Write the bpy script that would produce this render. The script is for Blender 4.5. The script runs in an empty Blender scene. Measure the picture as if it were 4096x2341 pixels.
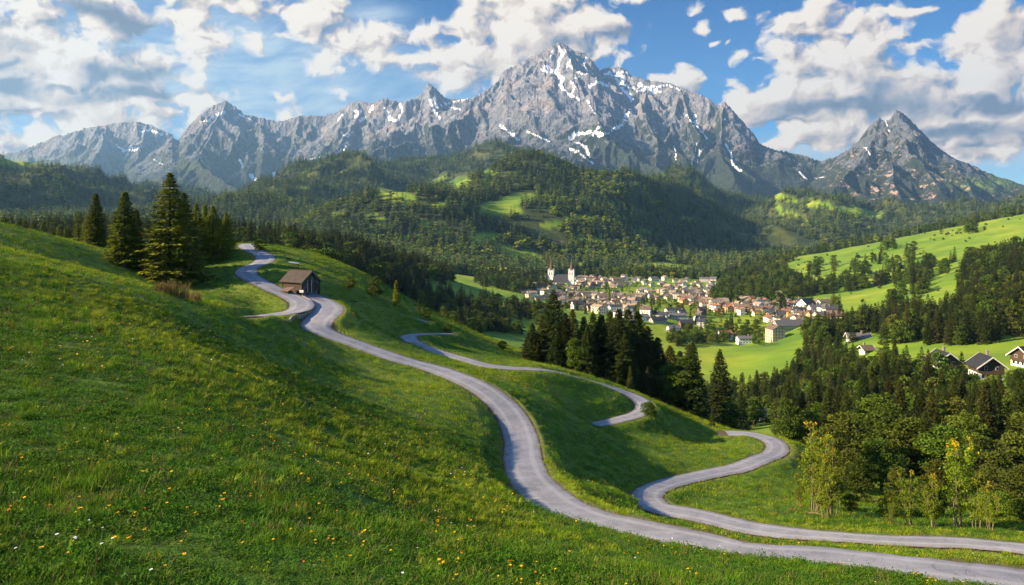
import bpy, bmesh, math, random
import numpy as np
from mathutils import Vector, Matrix
R = math.radians
rng = np.random.default_rng(7)
random.seed(7)

# ---------------------------------------------------------------- camera
SC = bpy.context.scene
COL = SC.collection
FP, HX, HY = 3036.0, 2048.0, 900.0      # focal length and horizon, measured on the 4096 x 2341 photograph
cam_d = bpy.data.cameras.new('camera'); cam = bpy.data.objects.new('camera', cam_d); COL.objects.link(cam)
cam_d.sensor_width = 36.0; cam_d.lens = 36.0*FP/4096; cam_d.shift_y = -(1170.5-HY)/4096
cam.location = (0, 0, 0); cam.rotation_euler = (R(90), 0, 0)
cam_d.clip_start = 0.5; cam_d.clip_end = 60000
SC.camera = cam

# ---------------------------------------------------------------- light
SUN_AZ, SUN_EL = R(-101), R(27)          # azimuth from +Y towards +X
sun_dir = Vector((math.sin(SUN_AZ)*math.cos(SUN_EL), math.cos(SUN_AZ)*math.cos(SUN_EL), math.sin(SUN_EL)))
sd = bpy.data.lights.new('sun', 'SUN'); sd.energy = 4.9; sd.angle = R(0.53); sd.color = (1.0, 0.76, 0.47)
so = bpy.data.objects.new('sun', sd); COL.objects.link(so)
so.rotation_euler = sun_dir.to_track_quat('Z', 'Y').to_euler()
SC.view_settings.view_transform = 'Standard'; SC.view_settings.look = 'None'
SC.view_settings.exposure = 1.72; SC.view_settings.gamma = 1.0
SC.view_settings.use_curve_mapping = False
cy = SC.cycles
SC.render.engine = 'CYCLES'
cy.use_denoising = True; cy.denoiser = 'OPENIMAGEDENOISE'
cy.max_bounces = 5; cy.diffuse_bounces = 2; cy.glossy_bounces = 1; cy.transmission_bounces = 2; cy.transparent_max_bounces = 8
cy.volume_bounces = 0
cy.use_adaptive_sampling = True; cy.adaptive_threshold = 0.02
cy.caustics_reflective = False; cy.caustics_refractive = False
cy.sample_clamp_indirect = 3.0

class NT:
    """small node-graph helper: every method adds a node and returns its output socket"""
    def __init__(s, tree): s.t = tree; s.n = tree.nodes; s.l = tree.links
    def put(s, sock, v):
        if v is None: return
        if isinstance(v, bpy.types.NodeSocket): s.l.new(v, sock)
        else: sock.default_value = v
    def node(s, kind, **props):
        nd = s.n.new(kind)
        for k, v in props.items(): setattr(nd, k, v)
        return nd
    def math(s, op, a, b=None, c=None, clamp=False):
        nd = s.node('ShaderNodeMath', operation=op, use_clamp=clamp)
        for i, v in enumerate((a, b, c)): s.put(nd.inputs[i], v)
        return nd.outputs[0]
    def vmath(s, op, a, b=None, scale=None):
        nd = s.node('ShaderNodeVectorMath', operation=op)
        s.put(nd.inputs[0], a)
        if b is not None: s.put(nd.inputs[1], b)
        if scale is not None: s.put(nd.inputs['Scale'], scale)
        return nd.outputs['Value'] if op in ('LENGTH', 'DOT_PRODUCT', 'DISTANCE') else nd.outputs[0]
    def noise(s, vec, scale, detail=2, rough=0.5, dist=0.0, dim='3D', color=False):
        nd = s.node('ShaderNodeTexNoise', noise_dimensions=dim)
        s.put(nd.inputs['Vector'], vec); s.put(nd.inputs['Scale'], scale); s.put(nd.inputs['Detail'], detail)
        s.put(nd.inputs['Roughness'], rough); s.put(nd.inputs['Distortion'], dist)
        return nd.outputs['Color' if color else 'Fac']
    def vor(s, vec, scale, feature='F1', out='Distance', rand=1.0):
        nd = s.node('ShaderNodeTexVoronoi', feature=feature)
        s.put(nd.inputs['Vector'], vec); s.put(nd.inputs['Scale'], scale); s.put(nd.inputs['Randomness'], rand)
        return nd.outputs[out]
    def ramp(s, fac, stops, interp='LINEAR'):
        nd = s.node('ShaderNodeValToRGB'); cr = nd.color_ramp; cr.interpolation = interp
        while len(cr.elements) < len(stops): cr.elements.new(0.5)
        for e, (p, c) in zip(cr.elements, stops):
            e.position = p; e.color = (c, c, c, 1) if isinstance(c, (int, float)) else (*c, 1)
        s.put(nd.inputs[0], fac)
        return nd.outputs[0]
    def smooth(s, v, lo, hi, a=0.0, b=1.0):
        nd = s.node('ShaderNodeMapRange', interpolation_type='SMOOTHSTEP')
        for i, x in enumerate((v, lo, hi, a, b)): s.put(nd.inputs[i], x)
        return nd.outputs[0]
    def mix(s, fac, a, b, mode='MIX'):
        nd = s.node('ShaderNodeMix', data_type='RGBA', blend_type=mode)
        s.put(nd.inputs[0], fac)
        for i, v in ((6, a), (7, b)):
            s.put(nd.inputs[i], v if isinstance(v, bpy.types.NodeSocket) or len(v) == 4 else (*v, 1))
        return nd.outputs[2]
    def coord(s, which='Object'): return s.node('ShaderNodeTexCoord').outputs[which]
    def geo(s, which='Position'): return s.node('ShaderNodeNewGeometry').outputs[which]
    def attr(s, name, out='Fac'):
        nd = s.node('ShaderNodeAttribute', attribute_name=name); return nd.outputs[out]
    def bump(s, h, strength=0.3, dist=0.05):
        nd = s.node('ShaderNodeBump'); s.put(nd.inputs['Strength'], strength); s.put(nd.inputs['Distance'], dist); s.put(nd.inputs['Height'], h)
        return nd.outputs[0]
    def map(s, vec, loc=(0,0,0), rot=(0,0,0), scale=(1,1,1), kind='POINT'):
        nd = s.node('ShaderNodeMapping', vector_type=kind)
        s.put(nd.inputs[0], vec); nd.inputs[1].default_value = loc; nd.inputs[2].default_value = rot; nd.inputs[3].default_value = scale
        return nd.outputs[0]

# ---------------------------------------------------------------- sky with clouds (all laid out by direction)
def pix_dir(x, y):
    u, v = (x-HX)/FP, (HY-y)/FP
    a = math.atan(u); return a, math.atan(v*math.cos(a))
# cloud masses: centre x, y, half width, half height, tilt (deg), weight
CLOUDS = [(-100,300,260,170,0,1.2),(130,200,230,110,0,1.2),(170,360,260,110,0,1.2),(320,110,330,90,0,1.1),(20,100,110,60,0,.9),(470,60,300,90,8,1),(560,330,230,170,-30,1.05),(700,395,230,45,-4,1),(420,480,260,90,0,1),
 (200,560,260,60,-16,1.15),(40,640,130,36,0,.9),(330,400,330,110,0,1.15),(520,540,200,60,-5,1.1),(690,290,60,35,0,.8),(620,460,150,40,0,1),(800,60,170,120,25,.95),(950,30,190,60,10,.8),(1150,30,230,70,0,.9),(1270,110,230,110,-12,1),
 (1420,190,250,90,-12,.95),(1560,250,150,60,-8,.8),(1690,120,60,45,0,.8),(1800,130,90,35,-6,.75),(1275,240,45,40,0,.8),
 (2030,70,230,150,-20,1.1),(2250,110,260,150,-15,1.05),(2430,110,140,110,0,.8),(2050,250,320,100,6,1.05),(1800,270,160,80,10,.95),(1720,320,170,60,4,.8),(1300,370,230,60,-5,.5),
 (1160,460,140,40,0,.55),(1000,480,160,40,0,.5),
 (2760,60,70,40,-25,.62),(2800,105,50,34,-60,.6),(2905,58,80,46,0,.70),(2965,215,62,44,-30,.62),(2915,160,34,26,0,.45),(2840,165,60,14,-10,.42),(3060,238,50,16,0,.4),(2750,225,30,30,60,.45),(2752,270,42,34,0,.75),(2765,330,60,70,0,.95),(2700,330,70,60,0,.85),
 (3445,130,110,90,30,1.1),(3350,230,200,130,35,1.15),(3420,330,210,150,0,1.15),(3280,170,60,45,0,.8),(3150,370,190,90,-12,1.05),(3040,330,60,60,0,.8),(3270,430,320,90,3,1.1),(3030,440,170,70,5,1),(2960,390,110,90,0,.8),
 (3600,380,230,140,15,1),(3720,420,280,120,0,1.05),(3880,320,200,110,0,.95),(3850,230,130,70,10,.75),(4010,200,160,130,-15,1.05),(4090,110,110,90,0,1),(3950,370,230,110,0,1.05),(3980,470,330,60,3,1),
 (3570,60,46,34,0,.5),(3690,35,80,22,0,.5),(3570,115,30,26,0,.42),(3880,88,40,14,0,.45),(3600,150,34,40,0,.45),(3330,535,260,45,-4,1),(3230,580,260,32,0,.95),(3500,520,190,60,0,.9),(4000,560,260,70,-14,1),(3980,610,130,40,0,.7),
 (3920,640,75,32,0,.85),(4130,530,120,90,0,1),(4300,300,300,200,0,1)]
# undersides and shaded hearts: x, y, half width, half height, tilt, strength
DARKS = [(440,60,270,58,6,1.0),(590,105,150,40,14,1),(500,200,60,55,0,.95),(560,270,110,60,-25,1.0),(430,300,120,60,0,.55),(560,380,260,36,-8,.9),(60,330,190,42,8,.9),(250,345,70,18,12,.85),(120,420,150,30,0,.5),(40,90,90,40,0,.5),(320,180,60,50,0,.35),(10,240,60,24,0,.5),(560,470,70,30,0,.5),(30,90,120,60,0,.6),(30,230,80,30,0,.5),
 (850,50,120,60,20,.3),(1150,30,120,35,0,.3),(1330,60,100,30,0,.25),(1350,200,230,30,10,.2),(2300,180,320,90,-8,.5),(2480,120,150,90,0,.5),(1850,230,160,35,10,.2),
 (3380,430,330,50,4,.9),(3480,380,150,120,25,.6),(3620,330,120,110,0,.45),(3700,350,90,60,0,.35),(3780,440,240,50,5,.5),(4000,420,260,45,5,.9),(3880,520,230,40,-3,.9),(3750,560,200,30,-10,.6),(3180,480,160,25,6,.5),(3900,590,260,30,-8,.4)]

# ---- numpy noise
def _hash(ix, iy, seed):
    h = (ix.astype(np.uint32)*np.uint32(374761393) + iy.astype(np.uint32)*np.uint32(668265263) + np.uint32((seed*2246822519+3266489917) & 0xffffffff))
    h = (h ^ (h >> np.uint32(13)))*np.uint32(1274126177)
    h ^= h >> np.uint32(16)
    return h
_ga = np.linspace(0, 2*np.pi, 256, endpoint=False); _gx = np.cos(_ga).astype(np.float32); _gy = np.sin(_ga).astype(np.float32)
def pnoise(x, y, seed=0):
    """gradient noise, about -1..1"""
    x0 = np.floor(x); y0 = np.floor(y); fx = (x-x0).astype(np.float32); fy = (y-y0).astype(np.float32)
    ix = x0.astype(np.int64); iy = y0.astype(np.int64)
    u = fx*fx*fx*(fx*(fx*6-15)+10); v = fy*fy*fy*(fy*(fy*6-15)+10)
    def g(dx, dy):
        h = _hash(ix+dx, iy+dy, seed) & np.uint32(255)
        return _gx[h]*(fx-dx) + _gy[h]*(fy-dy)
    a = g(0,0); b = g(1,0); c = g(0,1); d = g(1,1)
    t = a+u*(b-a)
    return (t + v*((c+u*(d-c))-t))*1.5
def fbm(x, y, octv=5, gain=0.5, lac=2.03, seed=0):
    s = 0; a = 1; n = 0
    for o in range(octv):
        s = s + a*pnoise(x, y, seed+o*17); n += a; a *= gain; x = x*lac+3.7; y = y*lac-1.3
    return s/n
def ridged(x, y, octv=5, gain=0.5, lac=2.07, seed=0):
    """ridged multifractal, 0..1"""
    s = 0; a = 1; n = 0; w = 1
    for o in range(octv):
        r = 1-np.abs(pnoise(x, y, seed+o*31)); r = r*r
        s = s + a*r*w; n += a; w = np.clip(r*1.6, 0, 1); a *= gain; x = x*lac+5.1; y = y*lac+2.3
    return s/n
def sstep(x, a, b):
    t = np.clip((x-a)/(b-a), 0, 1); return t*t*(3-2*t)
def smax(a, b, k):
    h = np.clip(0.5+0.5*(a-b)/k, 0, 1); return b+(a-b)*h + k*h*(1-h)

AZ0, AZ1, EL0, EL1 = R(-60), R(60), R(-2), R(36)
NW, NH = 2880, 912
def cloud_image():
    azg, elg = np.meshgrid(np.linspace(AZ0, AZ1, NW), np.linspace(EL0, EL1, NH))
    azg = azg.astype(np.float32); elg = elg.astype(np.float32)
    wx = fbm(azg*9, elg*11, 3, seed=1); wy = fbm(azg*9, elg*11, 3, seed=2)
    vx = fbm(azg*34, elg*40, 3, seed=3); vy = fbm(azg*34, elg*40, 3, seed=4)
    px = azg+0.022*wx+0.008*vx; py = elg+0.014*wy+0.006*vy
    def field(blobs, k, X, Y):
        acc = np.full(X.shape, -2.0, np.float32)
        for (x, y, a, b, rot, w) in blobs:
            a0, e0 = pix_dir(x, y); c, s = math.cos(R(-rot)), math.sin(R(-rot)); m = 3.2*max(a, b)/FP
            i0 = int(np.clip((a0-m-AZ0)/(AZ1-AZ0)*NW, 0, NW-1)); i1 = int(np.clip((a0+m-AZ0)/(AZ1-AZ0)*NW, 1, NW))
            j0 = int(np.clip((e0-m-EL0)/(EL1-EL0)*NH, 0, NH-1)); j1 = int(np.clip((e0+m-EL0)/(EL1-EL0)*NH, 1, NH))
            S = np.s_[j0:j1, i0:i1]
            dx = X[S]-a0; dy = Y[S]-e0
            u = (dx*c+dy*s)/(a/FP); v = (-dx*s+dy*c)/(b/FP)
            acc[S] = smax(acc[S], w-np.sqrt(u*u+v*v), k)
        return acc
    M = field([(a, b, c, d, e, f+(0.22 if a > 3100 and c > 120 else 0.12 if 1700 < a < 2500 else 0)) for a, b, c, d, e, f in CLOUDS], 0.35, px, py)
    n = fbm(px*22, py*30, 7, 0.45, seed=11)
    bil = 1-np.abs(fbm(px*40+0.4*vx, py*48+0.4*vy, 4, 0.55, seed=21))*2.2
    D = M + n*1.30 - 0.04 + (bil-0.55)*0.22
    alpha = sstep(D, -0.02, 0.48)
    th = 0.55*sstep(D, 0.0, 0.8)+0.95*n+0.10*bil+0.55      # how far each spot bulges out
    # light reaching each spot: how much cloud lies between it and the sun (left and above)
    occ = np.zeros_like(th); stepx = 5; stepy = 2
    for k in range(1, 9):
        occ += np.roll(np.roll(th, k*stepx, 1), -k*stepy, 0)*(1.0/(1+0.25*k))
    rel = th-np.roll(np.roll(th, 4, 1), -3, 0)
    rel2 = th-np.roll(np.roll(th, 15, 1), -10, 0)
    rel3 = th-np.roll(np.roll(th, 34, 1), -18, 0)
    dk = field([(a,b,c*.9,d*.9,e,f) for a,b,c,d,e,f in DARKS], 0.3, azg+0.03*wx+0.012*vx, elg+0.018*wy+0.010*vy)
    dk = sstep(dk + 0.35*n, -0.25, 0.75)
    lit = 0.87 + 0.20*rel + 0.50*rel2 + 0.36*rel3 - 0.012*occ - 0.84*dk + 0.08*(bil-0.5) + 0.12*sstep(D, 0.5, 0.15)
    lit = np.clip(lit, 0, 1)
    stops = np.array([0, .22, .45, .68, .88, 1.0]); cols = np.array([(.17,.20,.29),(.30,.32,.40),(.53,.49,.52),(.82,.69,.61),(1.05,.89,.76),(1.18,1.06,.93)])
    img = np.empty((NH, NW, 4), np.float32)
    for c in range(3): img[..., c] = np.interp(lit, stops, cols[:, c])
    img[..., 3] = alpha
    # cirrus veil
    ca, sa = math.cos(R(12)), math.sin(R(12)); ux = azg*ca+elg*sa; uy = -azg*sa+elg*ca
    ci = fbm(ux*9, uy*42+0.8*wx, 7, 0.62, seed=41)
    vm = sstep(field([(950,330,800,330,0,1),(300,620,700,160,0,1),(3300,650,900,110,0,1),(1500,500,700,200,0,1),(1500,60,200,100,0,.6)], 0.3, azg, elg), -0.35, 0.7)
    ve = sstep(ci, -0.45, 0.55)*0.75*vm+0.25*vm
    edge = sstep(np.minimum(azg-AZ0, AZ1-azg), 0, R(6))*sstep(EL1-elg, 0, R(5))
    ve = np.clip(ve*1.2, 0, .95)*edge; a2 = alpha*edge
    out = np.empty_like(img)
    A = a2+ve*(1-a2)
    vc = (.60, .76, .92)
    for c in range(3): out[..., c] = (img[..., c]*a2 + vc[c]*ve*(1-a2))/np.maximum(A, 1e-4)
    out[..., 3] = A
    return out
world = bpy.data.worlds.new('World'); SC.world = world; world.use_nodes = True
world.cycles.sampling_method = 'MANUAL'; world.cycles.sample_map_resolution = 1024
W = NT(world.node_tree); W.n.clear()
ci = cloud_image()
def gen_image(name, arr):       # computed here, in memory; nothing is loaded
    im = bpy.data.images.new(name, arr.shape[1], arr.shape[0], alpha=True, float_buffer=True)
    im.colorspace_settings.name = 'Non-Color'; im.alpha_mode = 'CHANNEL_PACKED'
    im.pixels.foreach_set(np.ascontiguousarray(arr, np.float32).ravel()); im.update(); return im
cimg = gen_image('cloud_field', ci)
sx = W.node('ShaderNodeSeparateXYZ'); W.l.new(W.vmath('NORMALIZE', W.coord('Generated')), sx.inputs[0])
az = W.math('ARCTAN2', sx.outputs[0], sx.outputs[1]); el = W.math('ARCSINE', sx.outputs[2])
cp = W.node('ShaderNodeCombineXYZ')
W.l.new(W.math('DIVIDE', W.math('SUBTRACT', az, AZ0), AZ1-AZ0), cp.inputs[0]); W.l.new(W.math('DIVIDE', W.math('SUBTRACT', el, EL0), EL1-EL0), cp.inputs[1])
it = W.node('ShaderNodeTexImage', extension='CLIP'); it.image = cimg; W.l.new(cp.outputs[0], it.inputs[0])
sky = W.node('ShaderNodeTexSky', sky_type='NISHITA'); sky.sun_disc = False
sky.sun_elevation = SUN_EL; sky.sun_rotation = SUN_AZ; sky.altitude = 1200; sky.air_density = 1.0; sky.dust_density = 0.6; sky.ozone_density = 2.0
hz = W.ramp(el, [(0.0, (0.29, 0.38, 0.48)), (0.12, (0.10, 0.29, 0.43)), (0.30, (0.004, 0.165, 0.34)), (0.75, (0.82, 0.90, 0.96))])
tint = W.mix(1.0, sky.outputs[0], hz, 'MULTIPLY')
cl10 = W.mix(1.0, it.outputs[0], (2.95, 2.86, 2.72), 'MULTIPLY')
fin = W.mix(it.outputs[1], tint, cl10)
bg = W.node('ShaderNodeBackground'); W.l.new(fin, bg.inputs[0]); bg.inputs[1].default_value = 0.10
wo = W.node('ShaderNodeOutputWorld'); W.l.new(bg.outputs[0], wo.inputs[0])
# ---------------------------------------------------------------- the ground: one sheet from the camera's feet to the foothills
# measured spots: photo x, photo y, distance forward in metres (height follows)
CP = [
 # foreground meadow
 (0,2341,14),(600,2341,14.5),(1200,2341,15.5),(2000,2341,18),(2700,2341,23),(3400,2341,28),(4096,2341,34),
 (0,1900,21),(600,1900,23),(1200,1900,27),(1800,1930,44),(1900,2130,30),(0,1500,34),(500,1500,39),(1000,1550,50),(1500,1650,72),(1850,1750,74),(1950,1900,58),
 (0,1250,50),(400,1300,54),(800,1380,66),(1200,1430,88),(1500,1500,96),(0,1034,76),(230,1080,76),(440,1128,78),(640,1175,84),(900,1245,95),(1060,1275,104),(1200,1320,112),
 # behind the near swell: hollow and the sunny bank that climbs to the left
 (60,1012,100),(300,1075,100),(460,1128,104),(0,893,128),(230,962,128),(440,1045,130),(560,1120,126),(700,1168,120),(800,1168,128),(930,1190,120),
 # main road
 (2080,1740,86),(2080,1900,67),(2300,2055,50),(2700,2148,42),(3200,2225,38.5),(3700,2268,37),(2000,1600,93),(1890,1530,99),(1600,1440,106),(1300,1330,113),(1320,1250,119),(1180,1200,124),(1080,1120,134),(970,1050,147),(1080,1015,158),(960,975,172),(1000,1235,121),
 # knoll round the barn
 (1200,1150,134),(1350,1150,140),(850,1100,140),(850,1040,152),(1240,1010,190),(1150,1000,186),(1050,985,190),(820,1000,165),(650,980,180),(450,960,190),
 (1400,1080,172),(1500,1160,165),(1600,1215,160),(1740,1290,155),(1900,1370,150),(1500,1300,135),(1700,1345,140),
 # second road and its loop
 (1620,1342,135),(1700,1395,129),(1950,1462,122),(2200,1488,122),(2450,1558,127),(2590,1620,125),(2530,1680,118),(2350,1690,114),(2200,1600,106),(2250,1700,98),(2250,1850,82),
 (2080,1440,148),(2250,1480,150),(2480,1540,152),(2620,1600,146),
 (2400,1950,66),(2500,1750,108),(2750,1760,122),
 # third road
 (2900,1735,128),(3050,1745,123),(3130,1790,116),(3080,1850,105),(2900,1890,101),(2700,1930,93),(2580,1985,82),(2620,2035,70),(2750,2056,66),(3000,2116,66),(3300,2152,61),(3700,2165,59),(4096,2190,57),
 (2800,2000,85),(3000,1980,92),(3150,2030,84),(3400,2080,75),(3800,2110,71),(4096,2120,69),(3250,1990,95),(3500,2040,84),(4000,2060,80),
 (3000,2170,47),(3000,2148,55),(2800,2120,50),(2800,2092,60),(3300,2198,45),(3300,2176,52),(3600,2226,43),(3600,2198,50),(2640,2078,62),(2700,2098,55),
 # bank falling to the wood
 (2700,1640,170),(2900,1720,155),(3200,1800,140),(3300,1900,110),(3600,1960,106),(4000,1960,106),
 (3000,1790,190),(3400,1850,150),(3800,1830,140),(4096,1800,140),
 (2300,1500,230),(2700,1680,230),(3000,1780,240),(1900,1470,230),(1500,1290,260),(1200,1130,300),(900,1050,300),(500,1020,320),(0,1000,300),
 (3040,1690,320),(3500,1700,235),(4000,1640,235),
 # valley floor
 (1700,1290,400),(1900,1300,460),(1600,1230,520),(2000,1370,370),(2200,1400,420),(2500,1500,400),(2800,1560,420),(2950,1480,500),(3200,1520,400),(3000,1600,380),
 (2100,1270,620),(1843,1150,900),(1700,1120,950),(1950,1180,900),(2250,1165,1060),(2250,1240,820),(2500,1225,860),(2700,1290,700),(2600,1150,1180),(2900,1180,1050),(2350,1110,1300),(2650,1095,1380),(2200,1090,1400),(2850,1110,1350),
 (2950,1375,680),(3280,1270,680),(3000,1240,820),(3150,1230,850),(3430,1360,480),(3300,1480,430),
 (3750,1450,330),(3930,1480,320),(4096,1450,330),(3600,1380,420),(3900,1330,420),(3700,1500,290),(4000,1560,270),
 (3400,1290,620),(3500,1250,700),(3700,1230,640),(4096,1230,520),
 # sunny slope on the right
 (3300,1200,900),(3500,1160,920),(3800,1100,850),(4096,1040,760),(3100,1120,1200),(3300,1080,1250),(3500,1030,1250),(3800,980,1180),(4096,930,1100),
 (3000,1090,1420),(3200,1040,1500),(3350,1000,1550),(3550,960,1580),(3800,915,1600),(4096,860,1600),
 (4096,1000,2100),(3800,980,2100),(3500,990,2100),(3200,1010,2100),(4096,1140,620),
 (4096,905,1900),(3800,950,1900),(3500,990,1900),(3300,1015,1850),(3950,925,1900),
 # dark wooded spur on the left of the valley
 (1150,990,520),(1250,965,620),(1400,1010,640),(1550,1050,700),(1700,1090,800),(1400,1100,480),(1600,1150,560),(1300,1080,420),(1700,1180,600),(1850,1140,1000),
 # big wooded hill and its folds
 (1000,960,1600),(1300,980,1500),(1550,1010,1500),(1750,1060,1300),(1900,1090,1350),(2100,1085,1450),
 (900,900,2300),(1100,880,2200),(1300,880,2000),(1500,950,1750),(1700,950,1800),(1850,950,1700),(2050,1000,1600),(2300,1000,1700),
 (1000,765,3200),(870,822,3300),(1150,700,3500),(1300,655,3700),(1500,622,3900),(1700,605,4000),(1900,580,4200),(2050,575,4300),
 (1300,760,2900),(1500,740,2900),(1700,760,2800),(1900,740,3000),(1650,880,2300),(1800,850,2250),(2000,820,2300),(2200,800,2400),(1500,840,2350),
 (2100,700,3300),(2200,640,3900),(2300,650,4300),(2450,690,4300),(2600,690,3900),(2800,740,3700),(3000,775,3500),(3200,830,3300),(3400,855,3200),
 (2400,790,3000),(2500,850,2500),(2700,850,2600),(2900,900,2400),(2500,960,1950),(2700,980,1950),(2900,1020,1900),(3100,950,2500),(3300,900,2700),
 (3600,860,3300),(3850,860,3300),(4096,850,3400),
 (700,800,3900),(600,760,3200),(350,683,3000),(200,675,2900),(0,668,2800),(-300,640,2800),(700,840,2600),(400,860,1900),(0,860,1700),(800,900,1700),(500,930,1100),(0,930,1000),
 (900,900,4800),(1300,800,5600),(2000,760,5800),(2600,800,5800),(3300,860,5400),(4000,880,5200),(300,850,4600),(-400,800,4800),
]
def E_of(x, y, D):
    a = math.atan((x-HX)/FP); r = D/math.cos(a); return a, math.log(r), (HY-y)/FP*math.cos(a)
CP = [(x, y+(46 if D >= 2500 and 500 < y < 790 and D < 4500 else 0)+(16 if x < 500 and D > 2500 and y < 720 else 0), D) for x, y, D in CP]      # tree tops reach that much higher
pts = [E_of(*c) for c in CP]
# beyond the frame, as azimuth (deg), distance, height
OUT = [(-42,60,-3),(-42,100,2),(-42,130,5),(-42,200,0),(-42,400,-30),(-42,1000,-20),(-42,2800,260),
 (-60,20,-6),(-60,60,0),(-60,110,12),(-60,180,22),(-60,400,20),(-60,1500,40),(-60,4000,350),
 (-85,20,-5),(-85,60,3),(-85,120,14),(-85,200,18),(-85,600,30),(-85,3000,100),
 (-110,20,-4),(-110,60,5),(-110,120,16),(-110,170,20),(-110,400,30),(-110,2500,150),
 (-140,20,-3),(-140,60,5),(-140,120,14),(-140,300,20),(-140,2000,100),(180,20,-3),(180,80,6),(180,200,22),(180,2000,120),
 (140,20,-5),(140,80,-2),(140,200,8),(140,2000,100),(110,20,-7),(110,80,-12),(110,300,-20),(110,2000,60),
 (80,20,-8.5),(80,60,-16),(80,150,-26),(80,500,-10),(80,2000,150),(55,25,-11),(55,60,-20),(55,150,-40),(55,400,-45),(55,800,0),(55,1600,110),(55,4000,300),
 (42,30,-13),(42,60,-20),(42,130,-38),(42,300,-52),(42,700,-22),(42,1300,20),(42,1800,60),(42,3500,150),
 (0,6,-6.0),(-90,6,-5.6),(90,6,-6.6),(180,6,-5.2),(0,3,-5.8)]
for a, r, z in OUT:
    pts.append((R(a), math.log(r), z/r))
    if abs(a) >= 140:
        pts.append((R(a-360 if a > 0 else a+360), math.log(r), z/r))
pts = np.array(pts)
def tps_fit(p, lam):
    n = len(p); d2 = (p[:,None,0]-p[None,:,0])**2+(p[:,None,1]-p[None,:,1])**2
    K = np.where(d2 > 0, 0.5*d2*np.log(d2+1e-12), 0)+lam*np.eye(n)
    P = np.c_[np.ones(n), p[:,0], p[:,1]]
    A = np.block([[K, P], [P.T, np.zeros((3,3))]])
    return np.linalg.solve(A, np.r_[p[:,2], 0, 0, 0])
TW = tps_fit(pts, 2e-4)
def tps(a, l):
    a = np.asarray(a, np.float32).ravel(); l = np.asarray(l, np.float32).ravel()
    out = (TW[-3]+TW[-2]*a+TW[-1]*l).astype(np.float32); pa = pts[:,0].astype(np.float32); pl = pts[:,1].astype(np.float32); w = (0.5*TW[:-3]).astype(np.float32)
    for i in range(0, len(a), 20000):
        d2 = (a[i:i+20000,None]-pa)**2+(l[i:i+20000,None]-pl)**2
        out[i:i+20000] += (d2*np.log(d2+1e-12))@w
    return out
# grid columns (azimuth) and rows (log distance)
AC = np.unique(np.concatenate([np.linspace(-180, -50, 40), np.linspace(-50, -37, 60), np.linspace(-37, 37, 1100), np.linspace(37, 50, 60), np.linspace(50, 180, 40)]))*math.pi/180
LR = np.unique(np.concatenate([np.linspace(math.log(2.5), math.log(14), 30), np.linspace(math.log(14), math.log(230), 560), np.linspace(math.log(230), math.log(6200), 420)]))
# coarse evaluation, then bicubic-ish resample: the fit is smooth, so a coarse lattice is enough
ca_ = np.unique(np.concatenate([np.linspace(-180, -50, 40), np.linspace(-50, 50, 260), np.linspace(50, 180, 40)]))*math.pi/180
cl_ = np.linspace(LR[0], LR[-1], 300)
Ec = tps(*[g.ravel() for g in np.meshgrid(ca_, cl_, indexing='ij')]).reshape(len(ca_), len(cl_))
def resample(E, ax, al, a, l):
    t1 = np.stack([np.interp(l, al, row) for row in E])
    return np.stack([np.interp(a, ax, t1[:,j]) for j in range(t1.shape[1])], 1)
Eg = resample(Ec, ca_, cl_, AC, LR)
def boxblur(A, n, ax):
    k = np.ones(n)/n; return np.apply_along_axis(lambda v: np.convolve(np.pad(v, n//2, mode='edge'), k, 'valid'), ax, A)
Eg[100:-100] = boxblur(boxblur(Eg, 5, 0), 5, 1)[100:-100]
AG, LG = np.meshgrid(AC, LR, indexing='ij')
RG = np.exp(LG)
XG = RG*np.sin(AG); YG = RG*np.cos(AG)
ZG = Eg*RG
# relief: small humps close by, folds and gullies on the wooded hills
near = sstep(RG, 260, 120)
ZG += near*(0.10*fbm(XG/5.0, YG/5.0, 3, seed=5)+0.22*fbm(XG/17.0, YG/17.0, 3, seed=6))*sstep(RG, 8, 30)
far = sstep(RG, 1300, 2600)*sstep(RG, 6200, 5200)
fold = ridged(XG/900+0.3*fbm(XG/700, YG/700, 2, seed=8), YG/1300, 5, 0.5, seed=9)-0.5
ZG += far*fold*230*sstep(RG, 1300, 3300)
FOLDS = [([(2450,790,2750),(2150,850,2350),(1850,930,1980),(1560,1010,1680)],105,190),([(2350,760,3200),(2000,820,2800),(1700,880,2450),(1450,930,2100)],-85,210),
 ([(1500,680,3700),(1300,780,3000),(1150,870,2500),(1050,930,2100)],95,260),([(1850,680,3700),(1600,780,3100),(1480,860,2600)],-75,220),([(1000,800,3000),(900,870,2500)],-60,220),
 ([(2750,760,3600),(2700,850,2900),(2600,960,2250)],100,230),([(3000,830,3200),(2950,920,2500),(2850,1000,2000)],-75,220),([(2450,720,3700),(2420,800,3100),(2350,900,2500)],-100,240),([(2200,900,2300),(2150,1000,1750)],55,130),([(2480,900,2350),(2400,1010,1800)],60,130),([(1800,1010,1650),(1900,1060,1420)],25,90)]
def fold_px(x, y, D): return ((x-HX)/FP*D, D)
for line, amp, wd_ in FOLDS:
    P_ = [fold_px(*q) for q in line]; dd = np.full(XG.shape, 1e9)
    for p_, q_ in zip(P_[:-1], P_[1:]):
        dx, dy = q_[0]-p_[0], q_[1]-p_[1]; tt_ = np.clip(((XG-p_[0])*dx+(YG-p_[1])*dy)/(dx*dx+dy*dy), 0, 1); dd = np.minimum(dd, np.hypot(XG-p_[0]-tt_*dx, YG-p_[1]-tt_*dy))
    dd = dd*(1+0.25*fold); ZG += amp*np.exp(-(dd/wd_)**2)*sstep(RG, 4100, 3300)
ZG += sstep(RG, 260, 500)*sstep(RG, 3000, 1500)*(3.0*fbm(XG/90, YG/90, 4, seed=12))

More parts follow.
